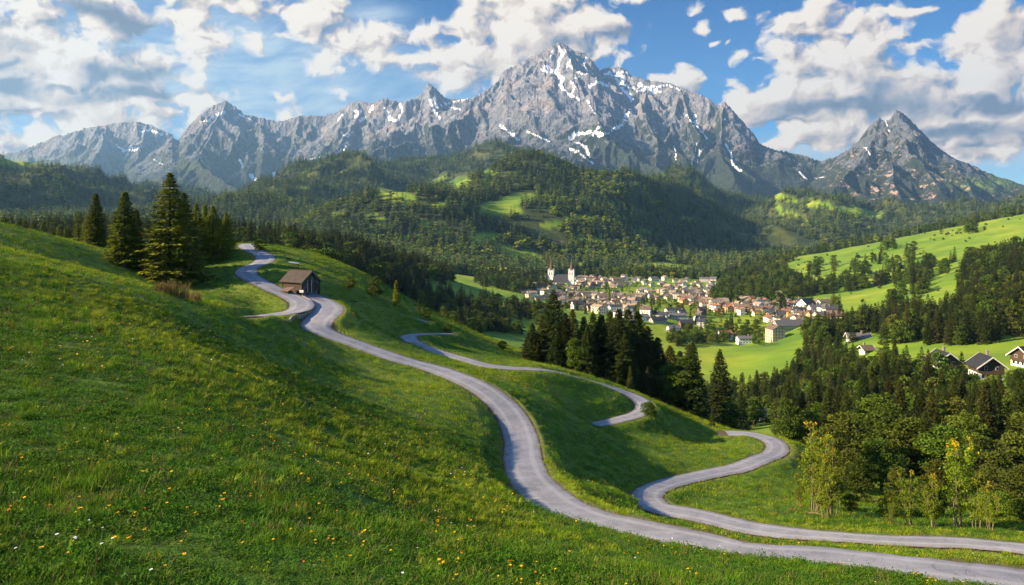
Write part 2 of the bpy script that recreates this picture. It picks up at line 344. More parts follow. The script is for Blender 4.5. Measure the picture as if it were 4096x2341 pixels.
def hgt(x, y, Z=None):
    """height of the ground under world x, y (bilinear on the grid)"""
    x = np.asarray(x, float); y = np.asarray(y, float)
    a = np.arctan2(x, y); l = np.log(np.hypot(x, y)+1e-9)
    i = np.clip(np.searchsorted(AC, a)-1, 0, len(AC)-2); j = np.clip(np.searchsorted(LR, l)-1, 0, len(LR)-2)
    u = np.clip((a-AC[i])/(AC[i+1]-AC[i]), 0, 1); v = np.clip((l-LR[j])/(LR[j+1]-LR[j]), 0, 1); Z = ZG if Z is None else Z
    return (1-u)*(1-v)*Z[i,j]+u*(1-v)*Z[i+1,j]+(1-u)*v*Z[i,j+1]+u*v*Z[i+1,j+1]
def hit(x, y, near_d=None, rmin=5.0):
    """the spot of ground that lies in the direction of photo pixel x, y; near_d picks the crossing closest to that distance"""
    a = math.atan((x-HX)/FP); k = (HY-y)/FP*math.cos(a)
    l = np.linspace(math.log(rmin), math.log(6000), 1500); r = np.exp(l)
    z = hgt(r*math.sin(a), r*math.cos(a)); f = z-k*r
    c = np.nonzero((f[:-1] < 0) & (f[1:] >= 0))[0]
    if len(c) == 0:
        if near_d is None: return None
        m = np.abs(np.log(r/near_d)) < 0.5; idx = np.nonzero(m)[0][np.argmax(f[m])]; rr = r[idx]
    else:
        if near_d is not None:
            ii = c[np.argmin(np.abs(np.log(r[c]*math.cos(a)/near_d)))]
            if abs(math.log(r[ii]*math.cos(a)/near_d)) > 0.35:
                m = np.abs(np.log(r*math.cos(a)/near_d)) < 0.3; ii = np.nonzero(m)[0][np.argmin(np.abs(f[m]))]
        else: ii = c[0]
        t = f[ii]/(f[ii]-f[ii+1]) if f[ii] != f[ii+1] else 0; rr = math.exp(l[ii]+np.clip(t,0,1)*(l[ii+1]-l[ii]))
    return Vector((rr*math.sin(a), rr*math.cos(a), float(hgt(rr*math.sin(a), rr*math.cos(a)))))

# ---- roads: traced through their middle on the photograph, laid on the ground
ROADS = {
 'main_road': (3.9, [(1205,1165,131),(1262,1190,127),(1308,1222,122),(1306,1250,119),(1268,1283,116),(1262,1312,114),(1330,1342,112),(1450,1385,109),(1600,1437,106),(1750,1480,102),(1880,1530,98),(1980,1590,92),(2050,1670,88),(2085,1760,80),(2095,1850,70),(2150,1950,60),(2280,2045,51),(2450,2098,46),(2700,2148,42),(2850,2177,41),(3000,2203,40),(3300,2235,38),(3700,2268,37),(4050,2313,35),(4500,2375,33)]),
 'upper_road': (3.9, [(1010,970,176),(985,983,172),(1010,1000,168),(1060,1025,158),(1050,1050,152),(985,1078,143),(1000,1110,138),(1080,1150,131),(1160,1185,126),(1210,1215,123),(1190,1245,120),(1120,1258,118),(1060,1264,117),(1000,1268,116)]),
 'loop_road': (3.0, [(1800,1338,146),(1700,1337,141),(1630,1343,136),(1660,1372,131),(1730,1402,128),(1820,1430,125),(1950,1463,122),(2100,1476,122),(2250,1494,123),(2400,1535,126),(2520,1580,127),(2580,1622,125),(2545,1662,120),(2450,1684,117),(2350,1690,114)]),
 'hill_track': (2.3, [(1405,1197,160),(1480,1222,157),(1560,1243,154),(1640,1268,151),(1720,1300,149)]),
 'lower_road': (3.4, [(2890,1733,129),(2980,1738,126),(3060,1750,122),(3110,1785,117),(3085,1825,110),(2980,1865,104),(2850,1893,99),(2700,1928,93),(2600,1965,86),(2592,1998,79),(2630,2025,74),(2700,2045,71),(2820,2072,69),(3000,2112,66),(3300,2148,61),(3600,2162,59),(3850,2175,58),(4200,2200,56),(4600,2230,54)]),
}
def smooth_poly(P, step):
    P = np.array(P, float); n = len(P); Q = np.vstack([2*P[0]-P[1], P, 2*P[-1]-P[-2]]); out = []
    for i in range(1, n):
        p0, p1, p2, p3 = Q[i-1], Q[i], Q[i+1], Q[i+2]; k = max(2, int(np.linalg.norm(p2-p1)/step)+1)
        for t in np.linspace(0, 1, k, endpoint=False):
            out.append(0.5*((2*p1)+(-p0+p2)*t+(2*p0-5*p1+4*p2-p3)*t*t+(-p0+3*p1-3*p2+p3)*t**3))
    out.append(P[-1]); return np.array(out)
def smooth1(v, n):
    return np.convolve(np.pad(v, n//2, mode='edge'), np.ones(n)/n, 'valid')[:len(v)]
road_lines = {}
ZB = ZG.copy()
for nm, (w, tr) in ROADS.items():
    P = []
    for x, y, d in tr:
        p = hit(x, y, near_d=d); P.append(p[:])
    c = smooth_poly(np.array(P)[:, :2], 0.5)
    for k in range(2): c = np.c_[smooth1(c[:,0], 7), smooth1(c[:,1], 7)]
    z = smooth1(hgt(c[:,0], c[:,1]), 15)
    road_lines[nm] = (w, c, z)
RD = np.full(XG.shape, 99.0)      # distance to the nearest road edge, for verge and grass masks
def widen(c, on=True):
    b = hit(1285, 1250, near_d=119); s = 1-0.30*sstep(c[:,0]-0.55*(c[:,1]-40), 2, 14)*sstep(c[:,1], 72, 60); return s+(0.40*np.exp(-((c[:,0]-b.x)**2+(c[:,1]-b.y)**2)/45.0) if on else 0)
BE = np.full(XG.shape, 99.0); BZ = np.zeros(XG.shape)
def bed(c, z, hw, wide):
    """nearest road edge and road level for every bit of ground"""
    lo = c.min(0)-8; hi = c.max(0)+8
    I, J = np.nonzero((XG > lo[0]) & (XG < hi[0]) & (YG > lo[1]) & (YG < hi[1]))
    x = XG[I,J]; y = YG[I,J]; best = np.full(len(x), 1e9); bz = np.zeros(len(x))
    for k in range(len(c)):
        m = np.abs(x-c[k,0])+np.abs(y-c[k,1]) < 13
        if not m.any(): continue
        d = np.hypot(x[m]-c[k,0], y[m]-c[k,1]); b = best[m]; q = d < b; mm = np.nonzero(m)[0][q]
        best[mm] = d[q]; bz[mm] = z[k]
    e = best-hw*widen(np.c_[x, y], wide); m = e < BE[I,J]; BE[I[m],J[m]] = e[m]; BZ[I[m],J[m]] = bz[m]
for nm, (w, c, z) in road_lines.items(): bed(c, z, w/2, nm == 'main_road')
blend, drop = 2.6, 0.10
t = sstep(BE, 0.25, blend)
ZG[:] = np.where(BE < blend, (BZ-drop*sstep(BE, 0.35, 0.0))*(1-t)+ZG*t, ZG)
RD = BE
# the bank between the main and the lower road stays low enough to see the lower road over it
w_, c_, z_ = road_lines['lower_road']; tt = np.gradient(c_, axis=0); tt /= np.linalg.norm(tt, axis=1)[:,None]; nn = np.c_[tt[:,1], -tt[:,0]]; nn *= -np.sign(nn[:,1:2]+1e-9)
ed = c_+nn*(w_/2+0.1); ea = np.arctan2(ed[:,0], ed[:,1]); er = np.hypot(ed[:,0], ed[:,1]); sel = np.arange(len(c_)) > np.argmin(ea+(er > 95)*9)
o_ = np.argsort(ea[sel]); ka, kr, kE = ea[sel][o_], er[sel][o_], (z_[sel]/er[sel])[o_]
cr_ = np.interp(AC, ka, kr); cE = np.interp(AC, ka, kE); m = (AG > ka[0]) & (AG < ka[-1]) & (RG < cr_[:,None]) & (RG > 0.55*cr_[:,None]) & (BE > 0.0)
cap = (cE[:,None]-0.0075)*RG; ZG[:] = np.where(m & (ZG > cap), cap, ZG)
def road_dist(x, y): return hgt(x, y, RD)

def grid_mesh(name, X, Y, Z, mat, attrs=None, kind='structure', flip=False):
    n, m = X.shape; v = np.stack([X, Y, Z], -1).reshape(-1, 3).astype(np.float32)
    i = np.arange(n*m).reshape(n, m); q = np.stack([i[:-1,:-1], i[1:,:-1], i[1:,1:], i[:-1,1:]], -1).reshape(-1, 4)
    if flip: q = q[:, ::-1]
    me = raw_mesh(name, v, q.astype(np.int32), smooth=True)
    for k, a in (attrs or {}).items():
        at = me.attributes.new(k, 'FLOAT', 'POINT'); at.data.foreach_set('value', a.astype(np.float32).ravel())
    me.materials.append(mat)
    o = bpy.data.objects.new(name, me); COL.objects.link(o); o['kind'] = kind; return o
def raw_mesh(name, v, q, smooth=False, mats=None):
    """mesh from arrays; q is (n,k) faces or a list of ragged faces"""
    me = bpy.data.meshes.new(name)
    if isinstance(q, np.ndarray): k = q.shape[1]; lt = np.full(len(q), k, np.int32); fl = q.ravel()
    else: lt = np.array([len(f) for f in q], np.int32); fl = np.concatenate([np.asarray(f, np.int32) for f in q])
    ls = np.concatenate([[0], np.cumsum(lt)[:-1]]).astype(np.int32)
    me.vertices.add(len(v)); me.vertices.foreach_set('co', np.asarray(v, np.float32).ravel())
    me.loops.add(len(fl)); me.loops.foreach_set('vertex_index', np.asarray(fl, np.int32))
    me.polygons.add(len(lt)); me.polygons.foreach_set('loop_start', ls)
    me.polygons.foreach_set('use_smooth', np.full(len(lt), bool(smooth)))
    if mats is not None: me.polygons.foreach_set('material_index', np.asarray(mats, np.int32))
    me.update(calc_edges=True); return me

def new_mat(name, rough=0.9):
    m = bpy.data.materials.new(name); m.use_nodes = True; T = NT(m.node_tree); T.n.clear()
    b = T.node('ShaderNodeBsdfPrincipled'); b.inputs['Roughness'].default_value = rough; b.inputs['Specular IOR Level'].default_value = 0.25
    o = T.node('ShaderNodeOutputMaterial'); T.l.new(b.outputs[0], o.inputs[0]); T.b = b; T.m = m
    return T
# ground masks ------------------------------------------------------------
# clearings on the wooded hills: photo x, y, half width, half height, tilt
CLEAR = [(1830,740,62,26,-14),(1580,785,80,22,12),(2060,800,90,24,-8),(2000,830,90,28,10),(1960,845,60,16,0),(1700,905,32,26,0),(1780,930,30,14,0),(1930,955,75,22,-4),(2010,1000,50,16,-6),(2080,1030,60,26,-6),(2140,1035,30,16,0),(2340,875,40,12,0),(2630,700,32,10,0),(1760,820,40,12,-10),(1640,950,40,12,0),(1500,870,36,10,10),(2200,900,50,12,-6),(2100,960,44,10,8),(2350,960,60,10,4),(2560,930,50,9,0),(1950,690,36,9,0),(1350,860,40,9,0),(2760,880,44,9,10),(1200,760,40,8,0),(2450,820,30,10,0),
 (3130,790,90,14,16),(3270,820,80,15,10),(3440,850,110,18,10),(3190,870,60,12,25),(3120,840,30,14,60),(2690,1080,130,26,5),(2520,1065,70,14,5),(2300,1060,60,12,0),(60,655,110,16,0)]
CLM = np.zeros(XG.shape)
VG = ZG/YG.clip(1)
PX = HX+FP*XG/YG.clip(1); PY = HY-FP*VG
fr = (YG > 1150)
wq = fbm(XG/160, YG/160, 3, seed=77)
for x, y, a, b, t in CLEAR:
    c, s = math.cos(R(t)), math.sin(R(t)); dx = PX-x; dy = PY-y
    e = np.hypot((dx*c+dy*s)/a, (-dx*s+dy*c)/b)+0.55*wq
    CLM = np.maximum(CLM, sstep(e, 1.15, 0.8)*fr)
def inpoly(px, py, poly):
    poly = np.asarray(poly, float); c = np.zeros(px.shape, bool); j = len(poly)-1
    for i in range(len(poly)):
        xi, yi = poly[i]; xj, yj = poly[j]; m = ((yi > py) != (yj > py)) & (px < (xj-xi)*(py-yi)/(yj-yi+1e-12)+xi); c ^= m; j = i
    return c
wj = 14*fbm(XG/60, YG/60, 3, seed=78)
FOREST = (inpoly(PX+wj, PY+wj, [(-900,100),(-900,1010),(1100,990),(1500,1050),(1700,1085),(1900,1110),(2150,1125),(2330,1090),(2480,1100),(2700,1110),(2850,1130),(2950,1090),(3180,1000),(3600,900),(4096,800),(5000,600),(5000,100)]) & (YG > np.where(PX < 1180, 215, 950))).astype(float)*(1-CLM)
pocket = sstep(fbm(XG/210, YG/260, 4, seed=79), 0.30, 0.42)*inpoly(PX, PY, [(1450,1040),(1550,800),(1750,700),(2150,740),(2450,820),(2700,1000),(2650,1090),(2000,1090)])*(YG > 1150)
FOREST = FOREST*(1-0.95*pocket)
FOREST = np.where((PX > 2990) & (YG > 1780) & (np.abs(AG) < R(40)), 1-CLM, FOREST)
FOREST = np.where(np.abs(AG) > R(40), sstep(RG, 1500, 1600), FOREST)
M = new_mat('meadow_ground', 0.95)
pos = M.coord('Object')
dry = M.noise(pos, 0.055, 4, 0.6); f1 = M.noise(pos, 0.9, 6, 0.65); f2 = M.noise(pos, 0.012, 4, 0.55); f3 = M.noise(pos, 9.0, 3, 0.7)
g = M.ramp(f1, [(0.30, (0.024,0.056,0.004)), (0.5, (0.062,0.13,0.006)), (0.72, (0.14,0.20,0.010))])
g = M.mix(M.smooth(dry, 0.45, 0.72), g, (0.17,0.20,0.028))
g = M.mix(M.math('MULTIPLY', M.smooth(f3, 0.58, 0.72), 0.35), g, (0.20,0.16,0.07))
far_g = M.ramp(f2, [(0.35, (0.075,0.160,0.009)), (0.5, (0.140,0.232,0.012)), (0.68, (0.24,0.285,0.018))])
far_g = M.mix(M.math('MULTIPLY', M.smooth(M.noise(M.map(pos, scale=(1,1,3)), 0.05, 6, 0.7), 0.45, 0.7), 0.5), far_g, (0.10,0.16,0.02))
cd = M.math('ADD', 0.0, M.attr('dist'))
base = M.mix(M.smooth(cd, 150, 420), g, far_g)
rocky = M.noise(pos, 0.02, 8, 0.7)
wood = M.ramp(M.noise(pos, 0.011, 6, 0.7), [(0.35, (0.015,0.028,0.008)), (0.55, (0.040,0.058,0.014)), (0.72, (0.11,0.11,0.030))])
wood = M.mix(M.math('MULTIPLY', M.smooth(rocky, 0.60, 0.70), 0.7), wood, (0.20,0.155,0.11))
base = M.mix(M.attr('forest'), base, wood)
base = M.mix(M.smooth(M.math('ADD', M.attr('road'), M.math('MULTIPLY', f1, 0.5)), 0.85, 0.25), base, (0.085,0.068,0.045))
M.put(M.b.inputs['Base Color'], base)
M.put(M.b.inputs['Normal'], M.bump(M.math('ADD', f1, M.math('MULTIPLY', f3, 0.5)), 0.6, 0.25))
ground = grid_mesh('ground', XG, YG, ZG, M.m, {'forest': FOREST, 'road': np.clip(RD, -5, 50), 'dist': RG}, flip=True)

# ---- road surfaces
A = new_mat('asphalt', 0.85)
pos = A.coord('Object')
n1 = A.noise(pos, 0.6, 5, 0.6); n2 = A.noise(pos, 14.0, 4, 0.7); n3 = A.noise(A.map(pos, scale=(1.0, 1.0, 1.0)), 2.6, 6, 0.65)
c = A.ramp(n1, [(0.3, (0.125,0.136,0.170)), (0.55, (0.185,0.196,0.238)), (0.75, (0.24,0.25,0.29))])
c = A.mix(A.math('MULTIPLY', A.smooth(n2, 0.35, 0.7), 0.35), c, (0.28,0.295,0.33))
c = A.mix(A.math('MULTIPLY', A.smooth(n3, 0.54, 0.64), 0.38), c, (0.11,0.115,0.135))
pc = A.node('ShaderNodeSeparateColor'); A.l.new(A.vor(A.vmath('ADD', pos, A.noise(pos, 0.8, 2, color=True)), 0.16, out='Color'), pc.inputs[0]); c = A.mix(A.math('MULTIPLY', A.smooth(pc.outputs[0], 0.72, 0.76), 0.30), c, (0.12,0.125,0.14))
cr = A.vor(A.vmath('ADD', pos, A.vmath('MULTIPLY', A.noise(pos, 1.2, 3, color=True), (1.4,1.4,0))), 0.45, 'DISTANCE_TO_EDGE')
c = A.mix(A.math('MULTIPLY', A.smooth(cr, 0.012, 0.002), 0.45), c, (0.055,0.055,0.06))
e = A.attr('edge')          # 0 at the middle, 1 at the edge
wt = A.math('ABSOLUTE', A.math('SUBTRACT', A.math('ABSOLUTE', e), 0.48))
c = A.mix(A.math('MULTIPLY', A.smooth(wt, 0.20, 0.05), 0.32), c, (0.34,0.35,0.38))
c = A.mix(A.smooth(A.math('ADD', A.math('ABSOLUTE', e), A.math('MULTIPLY', n3, 0.35)), 1.00, 1.16), c, (0.13,0.105,0.075))
A.put(A.b.inputs['Base Color'], c); A.put(A.b.inputs['Normal'], A.bump(n2, 0.5, 0.02)); 
def strip(name, c, z, half, mat, lift=0.03, cols=9, wob=0.10, seed=0):
    half = half*widen(c, name == 'main_road')
    t = np.gradient(c, axis=0); t /= np.linalg.norm(t, axis=1)[:,None]+1e-9; nrm = np.c_[t[:,1], -t[:,0]]
    s = np.arange(len(c))*0.5; e = np.linspace(-1, 1, cols)
    wl = half+wob*fbm(s/1.7, s*0+seed, 4, 0.6, seed=50)*2; wr = half+wob*fbm(s/1.7, s*0+9+seed, 4, 0.6, seed=51)*2
    off = np.where(e[None,:] < 0, e[None,:]*wl[:,None], e[None,:]*wr[:,None])
    X = c[:,0,None]+nrm[:,0,None]*off; Y = c[:,1,None]+nrm[:,1,None]*off
    Z = z[:,None]+lift+0.03*(1-e[None,:]**2)-0.06*(np.abs(e[None,:])**8)
    return grid_mesh(name, X, Y, Z, mat, {'edge': np.broadcast_to(e[None,:], X.shape)}, flip=False)
for k, (nm, (w, c_, z_)) in enumerate(road_lines.items()):
    strip(nm, c_, z_, w/2, A.m, lift=0.03+0.012*k, seed=k*3.3)
# ---------------------------------------------------------------- mountains: a height field grown from traced crests and their spurs
MA = np.linspace(R(-39), R(39), 2050); MR = np.linspace(5000, 13400, 640)
mA, mR = np.meshgrid(MA, MR, indexing='ij')
mX = mR*np.sin(mA); mY = mR*np.cos(mA)
def wp(x, y, D): return ((x-HX)/FP*D, D, (HY-y)/FP*D)
CRESTS = [
 ([(-300,700,10500),(0,622,11000),(120,592,11000),(200,555,11000),(300,527,11000),(380,508,11000),(430,500,11000),(490,490,11000),(560,490,11000),(600,500,11000),(640,520,10900),(700,545,10900),(760,570,10900)], 1.0, 1),
 ([(650,640,9300),(700,575,9400),(760,500,9500),(800,460,9600),(860,420,9700),(900,405,9700),(930,420,9700),(980,460,9700),(1030,470,9700),(1120,488,9700),(1200,465,9700),(1290,465,9700),(1350,448,9700),(1410,410,9600),(1440,405,9600),(1480,415,9600),(1540,395,9500),(1600,410,9500),(1650,400,9500),(1690,375,9500),(1713,328,9500),(1740,352,9500),(1780,395,9500),(1840,398,9400),(1890,392,9300)], 1.0, 1),
 ([(1800,440,9000),(1880,398,8900),(1940,365,8900),(1990,330,8850),(2010,285,8850),(2060,265,8850),(2120,230,8800),(2170,205,8800),(2210,180,8800),(2235,170,8800),(2260,180,8800),(2300,205,8800),(2340,215,8800),(2370,245,8750),(2400,282,8700),(2440,270,8800),(2490,272,8800),(2520,300,8700),(2600,325,8600),(2660,330,8500),(2720,350,8400),(2780,375,8300),(2830,390,8200),(2870,425,8100),(2900,408,8000),(2930,440,7950),(2980,500,7900),(3020,540,7850),(3040,580,7850),(3100,600,7850),(3200,620,7850),(3290,645,7800),(3340,630,7500),(3390,600,7300),(3440,560,7100),(3480,500,7000),(3520,475,6900),(3550,487,6850),(3590,440,6800),(3620,460,6800),(3680,520,6700),(3750,590,6600),(3820,640,6500),(3950,690,6400),(4096,740,6300),(4300,800,6200)], 1.0, 1),
]
SPURS = [
 [(2010,285,8850),(1960,350,8550),(1900,405,8300),(1850,470,8050),(1780,510,7800),(1700,530,7600),(1600,560,7350),(1520,600,7100),(1450,650,6800)],
 [(2235,170,8800),(2190,260,8500),(2170,340,8200),(2120,430,7850),(2060,520,7500),(2000,590,7100),(1960,640,6700)],
 [(2300,205,8800),(2290,290,8500),(2270,360,8250),(2300,440,7900),(2290,520,7600)],
 [(2400,282,8700),(2410,320,8400),(2440,400,8050),(2470,480,7700),(2440,560,7300),(2360,620,6800)],
 [(2720,350,8400),(2700,430,8100),(2680,520,7700),(2640,600,7300),(2620,680,6800)],
 [(2600,325,8600),(2570,420,8200),(2560,510,7800)],
 [(2900,408,8000),(2890,500,7700),(2870,580,7300),(2900,650,6900),(2960,720,6400)],
 [(2420,560,7300),(2500,590,7100),(2300,640,6500),(2250,690,6000)],
 [(2435,572,7000),(2480,600,6800),(2560,650,6500),(2700,720,6000)],
 [(2050,570,7000),(2150,600,6700),(2200,660,6200)],
 [(3590,440,6800),(3600,520,6550),(3640,600,6250),(3720,690,5850),(3760,760,5500)],
 [(3520,475,6900),(3500,560,6600),(3450,640,6250),(3380,700,5900),(3330,770,5500)],
 [(3560,620,6200),(3560,700,5800),(3580,790,5400)],
 [(3820,640,6500),(3860,720,6000),(3900,790,5600)],
 [(900,405,9700),(870,500,9300),(820,600,8800),(760,650,8300),(700,720,7500)],
 [(1030,470,9700),(1060,560,9200),(1040,650,8700)],
 [(1200,465,9700),(1180,560,9300),(1150,640,8800)],
 [(1440,405,9600),(1400,520,9000),(1330,600,8500),(1250,680,7900)],
 [(1713,328,9500),(1700,430,9100),(1650,500,8700),(1560,545,8300),(1500,560,8000)],
 [(430,500,11000),(400,580,10300),(330,650,9500),(250,690,8800)],
 [(600,500,11000),(560,590,10300),(520,660,9500)],
 [(700,630,7400),(780,640,7100),(860,690,6700),(960,760,6300),(1040,800,6000)],
 [(-100,640,9500),(100,655,8800),(300,700,8200)],
]
mZ = np.full(mX.shape, -260.0)
# gentle bending of the plan so that no ridge runs straight
bx = 130*fbm(mX/1500, mY/1500, 3, seed=61)+35*fbm(mX/330, mY/330, 3, seed=62); by = 130*fbm(mX/1500, mY/1500, 3, seed=63)+35*fbm(mX/330, mY/330, 3, seed=64)
qX = mX+bx; qY = mY+by
dA = MA[1]-MA[0]; dR = MR[1]-MR[0]
def stamp(p, q, k1, k2, reach):
    x0, x1 = min(p[0], q[0])-reach-200, max(p[0], q[0])+reach+200; y0, y1 = min(p[1], q[1])-reach-200, max(p[1], q[1])+reach+200
    cs = [(x, y) for x in (x0, x1) for y in (y0, y1)]; az = [math.atan2(*c) for c in cs]; rr = [math.hypot(*c) for c in cs]
    i0 = max(0, int((min(az)-MA[0])/dA)); i1 = min(len(MA), int((max(az)-MA[0])/dA)+2); j0 = max(0, int((y0-MR[0])/dR)-1); j1 = min(len(MR), int((max(rr)-MR[0])/dR)+2)
    if i1 <= i0 or j1 <= j0: return
    S = np.s_[i0:i1, j0:j1]; X = qX[S]; Y = qY[S]; dx, dy = q[0]-p[0], q[1]-p[1]; L2 = dx*dx+dy*dy+1e-6
    t = np.clip(((X-p[0])*dx+(Y-p[1])*dy)/L2, 0, 1); d = np.hypot(X-p[0]-t*dx, Y-p[1]-t*dy); zc = p[2]+t*(q[2]-p[2])
    h = zc-np.where(d < 260, k1*d, k1*260+k2*(d-260)); h = np.where(d < reach, h, -999); mZ[S] = np.maximum(mZ[S], h)
rr_ = random.Random(11)
def walk(p, ang, steps, step, slope, k1, k2, reach, sub):
    """a spur going down from p; sub = how many generations still branch off"""
    for s in range(steps):
        ang += rr_.uniform(-0.38, 0.38); L = step*rr_.uniform(0.7, 1.3); dz = slope*L*rr_.uniform(0.5, 1.5)
        q = (p[0]+math.sin(ang)*L, p[1]+math.cos(ang)*L, p[2]-dz)
        if q[2] < 150 or q[1] < 5100: break
        stamp(p, q, k1, k2, reach)
        if sub:
            for sgn in (-1, 1):
                if rr_.random() < 0.85: walk(q, ang+sgn*rr_.uniform(0.7, 1.25), rr_.randint(1, 3), step*0.62, slope*1.35, k1*1.15, k2*1.1, reach*0.6, sub-1)
        p = q
for ch, _, _ in CRESTS:
    W3 = [wp(*c) for c in ch]; acc = 0
    for a, b in zip(W3[:-1], W3[1:]):
        stamp(a, b, 1.15, 0.80, 2600)
        L = math.hypot(b[0]-a[0], b[1]-a[1]); acc += L
        while acc > 330:
            acc -= 330; t = rr_.random(); p = tuple(a[i]+t*(b[i]-a[i]) for i in range(3)); p = (p[0], p[1], p[2]-25)
            base = math.atan2(-p[0], -p[1])           # towards the valley
            walk(p, base+rr_.uniform(-0.5, 0.5), 9, 240, 0.72, 1.35, 0.95, 700, 1)
            if rr_.random() < 0.3: walk(p, base+math.pi+rr_.uniform(-0.5, 0.5), 5, 260, 0.8, 1.2, 0.9, 700, 0)
for sp in SPURS:
    W3 = [wp(*c) for c in sp]
    for a, b in zip(W3[:-1], W3[1:]):
        stamp(a, b, 1.15, 0.85, 1100); ang = math.atan2(b[0]-a[0], b[1]-a[1])
        for sgn in (-1, 1):
            for t in (0.25, 0.7):
                p = tuple(a[i]+t*(b[i]-a[i]) for i in range(3))
                walk(p, ang+sgn*rr_.uniform(0.7, 1.2), rr_.randint(2, 4), 170, 0.85, 1.4, 1.0, 500, 1)
hi_ = sstep(mZ, 250, 900)
cg = ridged(mX/430, mY/430, 6, 0.55, seed=70)-0.5
mZ += (40+85*hi_)*cg + (8+12*hi_)*fbm(mX/95, mY/95, 5, 0.6, seed=72)
st = fbm(mX/60+0.6*cg, mY/240, 4, 0.6, seed=73); mZ += 9*hi_*st
# hold the skyline where the photograph has it
sky_t = np.interp(HX+FP*np.tan(MA), *np.array(sorted([(x, y) for ch, _, _ in CRESTS for x, y, _ in ch if not (ch is CRESTS[0][0] and x > 700) and not (ch is CRESTS[1][0] and (x < 700 or x > 1870)) and not (ch is CRESTS[2][0] and x < 1870)])).T)
e_t = (HY-sky_t)/FP*np.cos(MA); e_t = e_t + 0.0026*fbm(MA*110, MA*0, 4, 0.62, seed=74)+0.0030*(0.5-np.abs(fbm(MA*260, MA*0+4, 4, 0.6, seed=75)))-0.0008
e_m = (mZ/mR).max(1)
cor = smooth1(e_t/np.maximum(e_m, 0.01), 9); cor = np.clip(cor, 0.6, 1.5)
zb = 0.0
mZ = np.where(mZ > zb, zb+(mZ-zb)*(1+(cor[:,None]-1)*sstep(mZ, 0, 900)), mZ)
mZ = np.where(mR < 5400, mZ*sstep(mR, 4950, 5400)-300*(1-sstep(mR, 4950, 5400)), mZ)
gz0 = np.gradient(mZ, axis=0)/(mR*dA); gz1 = np.gradient(mZ, axis=1)/dR; mS = np.hypot(gz0, gz1)
def blur2(Z, n): 
    c = np.cumsum(np.pad(Z, ((n//2+1, n//2), (0,0)), mode='edge'), 0); Z = (c[n:]-c[:-n])/n
    c = np.cumsum(np.pad(Z, ((0,0), (n//2+1, n//2)), mode='edge'), 1); return (c[:,n:]-c[:,:-n])/n
conc = blur2(blur2(mZ, 9), 9)-mZ        # hollows positive
mPX = HX+FP*np.tan(mA); mPY = HY-FP*mZ/mY
# ---- snow: couloirs and snowfields traced on the photograph and laid on the slope they cross
SNOWS = [([(2235,190),(2250,215),(2240,245)],20),([(2240,245),(2225,290),(2250,320)],15),([(2250,320),(2245,350),(2275,380),(2315,402)],14),([(2210,212),(2200,250),(2190,275)],9),([(2262,205),(2285,235),(2275,260),(2300,285)],11),([(2300,285),(2330,300),(2370,296)],9),([(2345,232),(2338,262),(2350,285)],12),([(2225,300),(2200,290),(2175,272)],9),([(2285,330),(2300,350),(2290,375)],9),([(2250,360),(2235,335)],8),([(2320,310),(2290,318)],7),
 ([(2180,270),(2210,290),(2170,280)],26),([(2360,345),(2400,330),(2430,345)],20),([(2420,300),(2500,310),(2490,340),(2560,370),(2600,350),(2680,345),(2720,360)],15),([(2470,320),(2500,370),(2530,400)],20),([(2440,290),(2540,300)],20),([(2640,375),(2560,345)],30),
 ([(2520,440),(2490,500),(2440,530),(2400,545)],16),([(2280,560),(2300,540),(2360,535)],18),([(2395,510),(2370,545),(2400,540)],12),([(2285,600),(2330,625),(2370,655)],14),([(2300,570),(2340,590),(2360,630)],10),
 ([(2000,505),(2040,535),(2075,565)],13),([(2110,530),(2160,550),(2200,570)],9),([(2350,410),(2380,460)],7),
 ([(1720,400),(1735,440),(1760,475)],20),([(1740,395),(1750,430),(1850,400),(1870,395)],24),([(1600,410),(1610,450),(1590,485),(1560,480),(1545,450)],22),([(1540,440),(1580,490)],14),([(1490,430),(1480,450)],34),([(1420,445),(1440,450),(1425,470)],24),([(1460,475),(1440,485)],20),([(1370,460),(1355,480)],26),([(1640,395),(1620,405)],20),([(1800,430),(1840,440)],14),([(1370,540),(1390,545)],22),([(1360,610),(1385,595)],26),
 ([(830,490),(870,460),(900,450),(830,485)],24),([(960,460),(1010,485)],14),([(800,490),(820,488)],12),([(520,590),(560,600),(500,605)],26),([(470,590),(500,600)],18),([(560,530),(600,520),(650,540)],20),
 ([(960,640),(970,670)],14),([(1000,705),(1030,725)],24),([(1050,740),(1100,700),(1180,670)],34),([(1060,725),(1110,695)],24),([(1230,640),(1290,630)],10),([(620,640),(650,660)],8),
 ([(2750,465),(2790,510),(2830,555)],14),([(2780,470),(2790,510)],10),([(2905,580),(2925,620),(2930,660),(2965,690)],12),([(2700,590),(2705,640)],9),([(2790,570),(2780,620),(2760,680)],6),([(3200,690),(3225,715)],14),([(3300,710),(3260,716)],6),([(3545,490),(3560,530)],5),([(3200,655),(3160,640)],7),([(2830,590),(2800,610),(2790,650)],6),([(3460,590),(3480,620)],10)]
def mhit(x, y):
    i = int(np.clip((math.atan((x-HX)/FP)-MA[0])/dA, 0, len(MA)-1)); k = (HY-y)/FP*math.cos(MA[i]); f = mZ[i]/MR
    c = np.nonzero((f[:-1] < k) & (f[1:] >= k))[0]
    if len(c) == 0: return None
    j = c[0]+1; return Vector((mX[i,j], mY[i,j], mZ[i,j]))
snow = np.zeros(mX.shape)
sn_n = fbm(mX/70, mY/70, 4, 0.6, seed=80)
